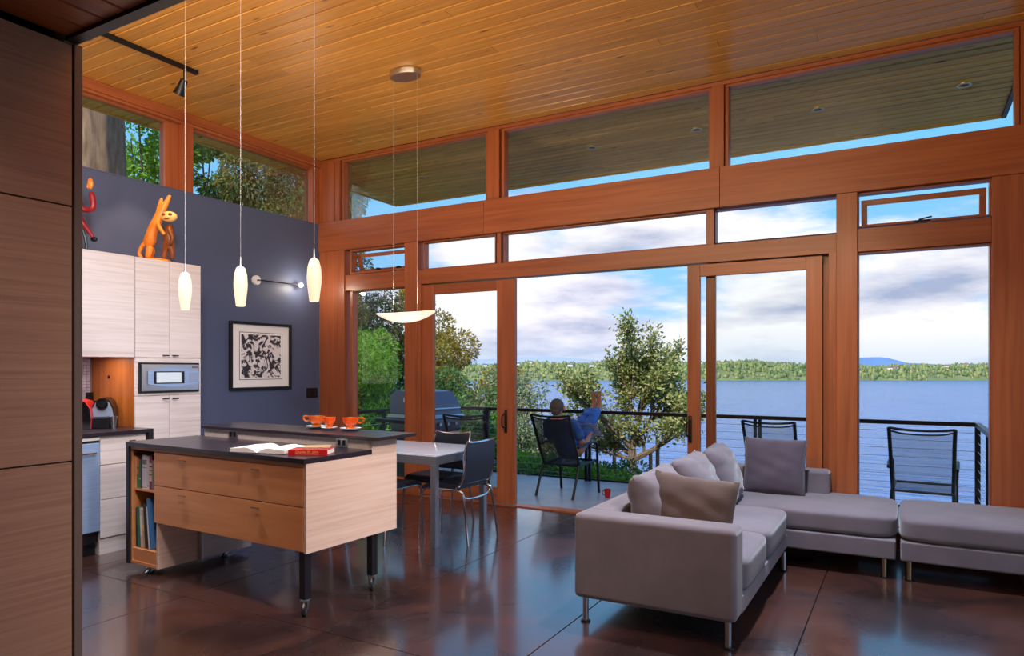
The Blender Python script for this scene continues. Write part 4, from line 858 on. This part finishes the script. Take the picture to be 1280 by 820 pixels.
for s, el, hd in ((1, (.235, -.01, .60), (.145, .33, .72)), (-1, (-.25, .0, .62), (-.07, .35, .74))):
    w_ = chain(3, [(s*.16, -.17, .885, .055), (s*.20, -.10, .75, .046), el+(.040,), ((el[0]*.6+hd[0]*.4), el[1]*.6+hd[1]*.4, el[2]*.6+hd[2]*.4, .036), hd+(.025,)])
    pm_ = chain(w_, [(hd[0]-s*.012, hd[1]+.05, hd[2]+.015, (.030, .016))])
    for k in range(4):
        dz = (1.5-k)*.018; chain(pm_, [(hd[0]-s*.025, hd[1]+.09+.004*k, hd[2]+.02+dz, .0085), (hd[0]-s*.05, hd[1]+.105, hd[2]+.022+dz, .0075), (hd[0]-s*.068, hd[1]+.09, hd[2]+.022+dz, .006)])
    chain(w_, [(hd[0]-s*.025, hd[1]+.03, hd[2]+.045, .0095), (hd[0]-s*.045, hd[1]+.06, hd[2]+.05, .008)])
skin('body', V, Ed, 'skin', man, 1, 0)
skin('shirt', [(0, .02, .52, .135), (0, -.07, .63, .142), (0, -.15, .77, .150), (-.01, -.19, .885, .125), (-.02, -.205, .94, .07), (.165, -.17, .885, .078), (.205, -.09, .75, .072), (.225, -.045, .67, .066), (-.175, -.17, .885, .078), (-.215, -.09, .75, .072), (-.24, -.045, .68, .066)],
     [(0, 1), (1, 2), (2, 3), (3, 4), (3, 5), (5, 6), (6, 7), (3, 8), (8, 9), (9, 10)], 'shirt', man, 1, 1)
skin('jeans', [(0, .0, .50, .135), (0, .08, .50, .13), (-.09, .16, .55, .105), (-.07, .29, .68, .095), (-.05, .45, .835, .082), (-.09, .67, .93, .074), (-.115, .83, .975, .060), (.10, .16, .55, .105), (.08, .30, .68, .095), (.06, .46, .83, .082), (.01, .67, .93, .074), (-.028, .83, .99, .060)],
     [(0, 1), (1, 2), (2, 3), (3, 4), (4, 5), (5, 6), (1, 7), (7, 8), (8, 9), (9, 10), (10, 11)], 'denim', man, 1, 1)
b = MB(); b.ball((-.024, -.205, 1.085), (.084, .090, .090), 18); b.ball((-.024, -.235, 1.03), (.066, .055, .06), 14); b.build('hair', 'hair', man)
b = MB()
for s in (-1, 1): b.ball((-.024+s*.086, -.175, 1.055), (.012, .02, .032), 10)
b.ball((-.024, -.095, 1.05), (.014, .02, .022), 8); b.build('ears_and_nose', 'skin', man)
np_ = thing('newspaper', 'open pale newspaper held by the sitting man', 'newspaper', (-3.505, 8.12, ZD+.755), R(-5.5)); np_.rotation_euler = (R(-38), 0, R(-5.5))
noisecol('newsprint', [(.35, L(120, 130, 145)), (.6, L(205, 210, 215))], (1, 6, 1), 9, rough=.8)
b = MB(); b.add([(-.19, -.13, .03), (0, -.14, 0), (.15, -.13, .02), (-.19, .14, .03), (0, .14, 0), (.15, .14, .02)], [(0, 1, 4, 3), (1, 2, 5, 4)]); o = b.build('page', 'newsprint', np_, 0); o.modifiers.new('t', 'SOLIDIFY').thickness = .003

# ================================================================ LANDSCAPE
def gridmesh(name, xs, ys, zf, m, parent=None):
    xs = np.array(xs); ys = np.array(ys); X, Y = np.meshgrid(xs, ys); Z = zf(X, Y); nx, ny = len(xs), len(ys)
    vs = np.stack([X, Y, Z], -1).reshape(-1, 3).astype(np.float32); i, j = np.meshgrid(np.arange(nx-1), np.arange(ny-1)); a = (j*nx+i).ravel()
    return npmesh(name, vs, np.stack([a, a+1, a+nx+1, a+nx], 1), m, parent)
def npmesh(name, vs, fs, m, parent=None, smooth=False):
    me = bpy.data.meshes.new(name); k = fs.shape[1]
    me.vertices.add(len(vs)); me.vertices.foreach_set('co', np.ascontiguousarray(vs, np.float32).ravel()); me.loops.add(fs.size); me.loops.foreach_set('vertex_index', fs.ravel().astype(np.int32))
    me.polygons.add(len(fs)); me.polygons.foreach_set('loop_start', np.arange(0, fs.size, k, dtype=np.int32)); me.polygons.foreach_set('loop_total', np.full(len(fs), k, np.int32))
    if smooth: me.polygons.foreach_set('use_smooth', np.ones(len(fs), bool))
    me.update(calc_edges=True); me.materials.append(M[m]); o = bpy.data.objects.new(name, me); C.objects.link(o)
    if parent is not None: o.parent = parent
    return o
def bank(X, Y):
    z = -.75-.26*np.clip(Y-9, 0, 60)+.12*np.sin(X*.9)*np.sin(Y*.8+1)
    side = np.clip((-X-6.6)/6, 0, 1); z = z+side*.9*np.exp(-np.clip(Y-9, 0, 99)/12)-np.where((Y < 9) & (X > -6.7), .3, 0)
    return np.minimum(z, np.where(Y > 45, -9.5, 9))
o = gridmesh('hillside', np.linspace(-60, 60, 90), np.linspace(-30, 60, 90), lambda X, Y: bank(X, Y)-np.where((X > -7.3) & (X < 1.6) & (Y > -4) & (Y < 9), .4, 0), 'earth'); o['kind'] = 'structure'; o.name = 'ground'
o = gridmesh('lake', np.linspace(-3000, 3000, 4), np.linspace(20, 4000, 4), lambda X, Y: X*0-8.6, 'water'); tag(o, 'blue rippled lake water between the deck and the far shore', 'water', kind='stuff')
# camera-independent far shore running along direction D at distance 600 m
FW = np.array((-math.sin(R(29.56)), math.cos(R(29.56)))); RT = np.array((math.cos(R(29.56)), math.sin(R(29.56))))
def shore(u, w): return RT[0]*u+FW[0]*w, RT[1]*u+FW[1]*w
def ridge(name, u0, u1, w0, w1, hf, m, nu=240, nw=14, zb=-8.7):
    us = np.linspace(u0, u1, nu); t = np.linspace(0, 1, nw); U, T_ = np.meshgrid(us, t); Wd = w0+(w1-w0)*T_; Z = zb+hf(U)*np.sin(np.clip(T_*1.7, 0, 1)*PI/2)
    X, Y = shore(U, Wd); vs = np.stack([X, Y, Z], -1).reshape(-1, 3); i, j = np.meshgrid(np.arange(nu-1), np.arange(nw-1)); a = (j*nu+i).ravel()
    return npmesh(name, vs, np.stack([a, a+1, a+nu+1, a+nu], 1), m, smooth=True)
hfn = lambda U: 11.5+1.6*np.sin(U*.011)+1.1*np.sin(U*.031+1)+.6*np.sin(U*.09)
o = ridge('far_shore', -900, 1300, 600, 680, hfn, 'far_land'); o['kind'] = 'structure'; o.name = 'far_shore_land'
pk = lambda c, wd, h: (lambda U: h*np.exp(-((U-c)/wd)**2))
o = ridge('distant_mountain', 800, 2600, 2500, 2900, lambda U: 16+pk(1432, 75, 36)(U)+pk(1555, 120, 14)(U)+pk(2000, 300, 12)(U)+2*np.sin(U*.02), 'hill_haze', zb=-9); tag(o, 'blue mountain peak far beyond the right shore', 'mountain')
o = ridge('distant_hills', -1400, 780, 2500, 2900, lambda U: 38+12*np.sin(U*.004+1)+6*np.sin(U*.011)+pk(-300, 260, 16)(U), 'hill_haze_far', zb=-9); tag(o, 'pale blue hills beyond the shore at left and centre', 'hill')
# far trees: low blobs / cones, one uncountable mass
def fartrees():
    n = 8000; u = rng.uniform(-500, 800, n); t = rng.random(n)**.8; w = 601+70*t; zb = -8.6+hfn(u)*np.sin(np.clip(t*1.7*(70/80), 0, 1)*PI/2)
    r = rng.uniform(1.0, 2.4, n); h = rng.uniform(2.2, 4.6, n)*np.where(rng.random(n) < .2, 1.35, 1); X, Y = shore(u, w)
    rings = [(.75, 0.0), (1.0, .35), (.62, .75), (.0, 1.0)]; k = 6; vs = []
    for (rr, zz) in rings:
        a = np.arange(k)/k*2*PI
        for ai in a:
            jit = rng.uniform(.75, 1.25, n); vs.append(np.stack([X+np.cos(ai)*r*rr*jit, Y+np.sin(ai)*r*rr*jit, zb-.4+h*zz], -1))
    V_ = np.stack(vs, 1).reshape(-1, 3); base = (np.arange(n)*len(vs))[:, None, None]; fs = []
    for i in range(3):
        for j in range(k): fs.append([i*k+j, i*k+(j+1) % k, (i+1)*k+(j+1) % k, (i+1)*k+j])
    F_ = (np.array(fs)[None]+base).reshape(-1, 4); return npmesh('far_trees', V_, F_, 'far_trees', smooth=True)
tag(fartrees(), 'wooded band of trees along the far shore', 'trees', kind='stuff')
hs_me = MB().box(-2.2, 2.2, -1.5, 1.5, 0, 1.7).mesh('wall'); hs_me.materials.append(M['white_paint']); rf_me = MB().add([(-2.5, -1.8, 1.7), (2.5, -1.8, 1.7), (2.5, 1.8, 1.7), (-2.5, 1.8, 1.7), (-2.5, 0, 2.6), (2.5, 0, 2.6)], [(0, 1, 5, 4), (2, 3, 4, 5), (1, 2, 5), (3, 0, 4), (0, 3, 2, 1)]).mesh('roof'); rf_me.materials.append(M['grey_edge'])
for i in range(34):
    u = -110+i*16+random.uniform(-6, 6); t = random.uniform(.35, .8); X, Y = shore(u, 600+80*t)
    z = -8.7+float(hfn(np.array(u)))*math.sin(min(1, t*1.7)*PI/2)+1.6
    o = thing('house', 'tiny pale house among the trees on the far shore', 'house', (X, Y, z), R(29.56)+random.uniform(-.3, .3), 'houses on the far shore'); link('walls', hs_me, None, o, 0); link('roof', rf_me, None, o, 0)

# ---------- near vegetation
def leaves(name, P, D, size, m, parent, aspect=.45, droop=0, fold=0):
    """rhombic leaves at P with outward directions D"""
    n = len(P); a = D+rng.normal(0, .55, (n, 3)); a[:, 2] -= droop; a /= np.linalg.norm(a, axis=1)[:, None]+1e-9
    r = rng.normal(0, 1, (n, 3)); s = np.cross(a, r); s /= np.linalg.norm(s, axis=1)[:, None]+1e-9
    L_ = size*rng.uniform(.6, 1.3, n)[:, None]; v = np.stack([P, P+a*L_*.5+s*L_*aspect*.5, P+a*L_, P+a*L_*.5-s*L_*aspect*.5], 1).reshape(-1, 3)
    return npmesh(name, v, np.arange(4*n).reshape(-1, 4), m, parent)
def blobs(centers, n, shell=.35):
    """points on and inside ellipsoids [(x,y,z,rx,ry,rz)]"""
    c = np.array(centers, float); vol = (c[:, 3]*c[:, 5]); k = rng.choice(len(c), n, p=vol/vol.sum()); d = rng.normal(0, 1, (n, 3)); d /= np.linalg.norm(d, axis=1)[:, None]
    f = 1-shell*rng.random(n)**1.5; bump = 1+.16*np.sin(d[:, 0]*7+k)*np.sin(d[:, 1]*6+k*2)*np.sin(d[:, 2]*8)
    return c[k, :3]+d*c[k, 3:]*(f*bump)[:, None], d
def trunk_mb(pts, r0, r1, b=None, n=8):
    b = b or MB(); P = bez(pts, 4); k = len(P)-1; b.tube(P, [r0+(r1-r0)*i/k for i in range(k+1)], n); return b
def bush(name, label, cat, loc, cs, n, size, m, group=None, trunk=None, **k):
    t = thing(name, label, cat, loc, 0, group); P, D = blobs(cs, n); leaves('foliage', P, D, size, m, t, **k)
    b = MB(); r_ = random.Random(int(abs(loc[0]*100)))
    for c in cs[:14]:
        b.tube(bez([(c[0]*.15, c[1]*.15, -.3), (c[0]*.6, c[1]*.6, c[2]*.5), (c[0], c[1], c[2])], 3), [.05, .045, .04, .035, .03, .02, .012][:7], 6)
    b.build('stem', 'bark_fruit', t); return t
def cluster(w, d, h, n, r0, r1, seed, top=lambda u: 1):
    r_ = random.Random(seed); out = []
    for _ in range(n):
        u = r_.uniform(-1, 1); z = r_.random()**.8*h*top(u); r = r_.uniform(r0, r1); out.append((u*w, r_.uniform(-1, 1)*d, z, r, r, r*.85))
    return out
# fruit tree beyond the railing
ft = thing('fruit_tree', 'small gnarled fruit tree with sparse leaves just beyond the deck railing', 'tree', (-4.88, 13.5, -2.3))
tb_ = trunk_mb([(0, 0, -.2), (.0, 0, .7), (.05, 0, 1.5), (.03, 0, 2.12)], .125, .085); LP = []; LD = []
def limb(p, d, ln, r, depth, rr):
    pts = [Vector(p)]; dd = Vector(d).normalized()
    for i in range(4):
        dd = (dd+Vector((rr.uniform(-.3, .3), rr.uniform(-.3, .3), rr.uniform(-.12, .22)))).normalized(); pts.append(pts[-1]+dd*ln/4)
    tb_.tube(pts, [r, r*.85, r*.7, r*.6, r*.45], 6 if depth > 1 else 4)
    if depth <= 2:
        for q in pts[1:]:
            for _ in range(3 if depth else 6):
                LP.append(q+Vector((rr.gauss(0, .07), rr.gauss(0, .07), rr.gauss(0, .07)))); LD.append(dd)
    if depth > 0:
        for _ in range(4 if depth > 1 else 4):
            q = pts[rr.choice((1, 2, 3, 4))]; nd = (dd+Vector((rr.uniform(-.9, .9), rr.uniform(-.9, .9), rr.uniform(-.35, .75)))).normalized(); limb(q, nd, ln*.62, r*.55, depth-1, rr)
rr = random.Random(5)
for p, d, ln, r in (((.03, 0, 2.1), (.0, .1, 1), 1.15, .07), ((.03, 0, 2.0), (-.9, .2, .45), 1.0, .06), ((.04, 0, 1.9), (.9, .1, .42), 1.05, .07), ((.03, 0, 2.1), (-.45, -.3, .9), 1.1, .06), ((.03, 0, 2.1), (.5, .4, .9), 1.0, .055), ((.04, 0, 1.9), (-1, -.1, .22), .95, .045), ((.04, 0, 1.9), (1, -.1, .35), 1.0, .035), ((.0, 0, 2.6), (-.7, .1, .75), .85, .04), ((.1, 0, 2.7), (.75, .1, .6), .95, .04), ((0, 0, 2.9), (-.15, 0, 1), .95, .035)):
    limb(p, d, ln, r, 3, rr)
tb_.build('trunk', 'bark_fruit', ft)
LPn = np.array([tuple(p) for p in LP]); LDn = np.array([tuple(p) for p in LD]); leaves('foliage', LPn, LDn, .085, 'leaf_fruit', ft, aspect=.55, droop=.35)
print('fruit leaves', len(LP))
# low shrubs along the deck edge
for i, x in enumerate((-6.4, -5.7, -5.0, -4.3, -3.7, -3.0, -2.3, -1.6)):
    y = 10.0+.5*math.sin(i*2.1); bush('shrub', ('leafy green shrub low behind the railing, number %s from the left' % ['first', 'second', 'third', 'fourth', 'fifth', 'sixth', 'seventh', 'eighth'][i]).replace('number ', ''), 'shrub', (x, y-.25, -.68), cluster(.5, .4, .55, 12, .22, .34, 40+i), 5200, .065, 'leaf_green' if i % 2 else 'leaf_dark', 'shrubs along the deck edge', droop=-.2)
# stakes
for i, (x, y, z0, z1) in enumerate(((-5.81, 15, -2.9, -.10), (-5.15, 15.6, -2.9, -.45), (-4.79, 15, -2.9, -.05), (-5.02, 15.8, -2.9, -1.0))):
    o = MB().tube([(0, 0, z0), (0, 0, z1)], .045, 8).build('wooden_post', 'bark', None, loc=(x, y, 0)); tag(o, ['tall weathered wooden post in the water side bank, left of the fruit tree', 'shorter wooden post just right of the fruit tree trunk', 'tall weathered wooden post right of the fruit tree', 'shortest wooden stub between the posts'][i], 'post', 'weathered posts below the bank')
# left bushes and trees
bush('silver_tree', 'loose grey-green tree at the left edge of the open doorway', 'tree', (-7.6, 13.8, -1.6), cluster(.75, .8, 2.9, 26, .22, .42, 51, lambda u: .95-.35*u), 9000, .08, 'leaf_silver')
bush('tall_shrub', 'green shrub mass left of the sitting man beyond the railing', 'shrub', (-6.7, 11.6, -1.4), cluster(.7, .6, 1.3, 16, .26, .42, 52, lambda u: 1-.35*u), 16000, .07, 'leaf_green')
bush('tall_shrub', 'dark green bush directly behind the grill and railing', 'shrub', (-8.0, 11.0, -1.2), cluster(1.0, .7, 1.9, 24, .35, .55, 53), 30000, .08, 'leaf_dark')
bush('yellow_tree', 'yellow-green tree behind the left glass door', 'tree', (-10.0, 15.0, -1.5), cluster(1.9, 1.0, 4.3, 54, .36, .62, 54, lambda u: .78-.40*u), 56000, .095, 'leaf_yellow')
bush('dark_tree', 'dense dark green tree lower behind the left glass door', 'tree', (-8.9, 13.2, -1.4), cluster(1.5, .8, 2.3, 36, .4, .7, 55, lambda u: .95-.2*u), 46000, .085, 'leaf_dark')
bush('silver_tree', 'thin grey-green tree at the right side of the left glass door', 'tree', (-8.7, 14.6, -1.6), cluster(.6, .7, 2.9, 20, .25, .42, 56), 9000, .08, 'leaf_silver')
bush('bamboo_clump', 'bright green bamboo-like shrub seen through the leftmost window', 'shrub', (-9.6, 9.8, -.5), cluster(1.3, .9, 2.4, 34, .35, .6, 57), 60000, .075, 'leaf_green', aspect=.28, droop=.2)
bush('tall_tree', 'tall dark evergreen rising behind the leftmost window', 'tree', (-13.2, 14.2, -.6), [(0, 0, z, .25+.9*(4.8-z)/4.8, .25+.9*(4.8-z)/4.8, .45) for z in np.linspace(.6, 4.7, 16)]+cluster(1.4, 1, 3.4, 22, .5, .8, 58), 52000, .10, 'leaf_dark', droop=.4)
bush('tall_tree', 'brown-green tree behind the bamboo in the leftmost window', 'tree', (-12.0, 11.6, -.6), cluster(1.2, 1.0, 3.9, 30, .4, .7, 59), 34000, .09, 'leaf_cedar', droop=.4)
bush('hanging_cedar_branch', 'drooping cedar branch in the leftmost upper window', 'branch', (-9.9, 9.9, 4.6), [(-.55+.22*i, .1*math.sin(i*3), .15-.24*(i % 3)-.02*i, .12, .14, .34) for i in range(7)], 3200, .11, 'leaf_dark', droop=1.2, aspect=.3)
# kitchen side trees
bush('leafy_tree', 'leafy tree farther left beyond the cedar trunk, past the first kitchen window', 'tree', (-13.8, 5.2, -1), [(c[0], c[1], c[2]+3.4, c[3], c[4], c[5]) for c in cluster(1.2, 2.2, 4.6, 30, .4, .7, 64)], 9000, .14, 'leaf_green')
kt_ = thing('cedar_tree', 'large cedar trunk in the first window above the dark wall', 'tree', (-11.0, 6.25, -1))
b = MB(); P = bez([(0, 0, -.5), (0, 0, 3), (.02, .0, 6), (.0, 0, 9.5)], 6); k = 20
for i, p in enumerate(P): pass
vs = []; nk = 40
for i, p in enumerate(P):
    r0 = .46-.16*i/(len(P)-1)
    for q in range(nk):
        a = 2*PI*q/nk; r1 = r0*(1+.06*math.sin(a*9+i*.3)+.03*math.sin(a*17-i)); vs.append((p.x+r1*math.cos(a), p.y+r1*math.sin(a), p.z))
b.add(vs, [(i*nk+q, i*nk+(q+1) % nk, (i+1)*nk+(q+1) % nk, (i+1)*nk+q) for i in range(len(P)-1) for q in range(nk)]); b.build('trunk', 'bark', kt_, 60)
bush('leafy_tree', 'bright leafy tree right of the cedar trunk through the kitchen window', 'tree', (-14.5, 9.8, -1), [(c[0], c[1], c[2]+3.6, c[3], c[4], c[5]) for c in cluster(1.2, 1.6, 4.6, 26, .35, .65, 61)], 15000, .12, 'leaf_green')
bush('leafy_tree', 'dark conifer foliage in the first kitchen window beside the post', 'tree', (-12.8, 10.3, -1), [(c[0], c[1], c[2]+4.2, c[3], c[4], c[5]) for c in cluster(.9, .7, 3.4, 18, .3, .5, 62)], 14000, .11, 'leaf_dark', droop=1)
bush('cedar_tree', 'drooping cedar foliage filling the second window above the dark wall', 'tree', (-12.2, 12.0, -1), [(c[0], c[1]-.3, c[2]+3.0, c[3], c[4], c[5]*1.5) for c in cluster(1.2, 1.7, 4.4, 46, .35, .6, 63)], 60000, .10, 'leaf_cedar', droop=1.1, aspect=.3)
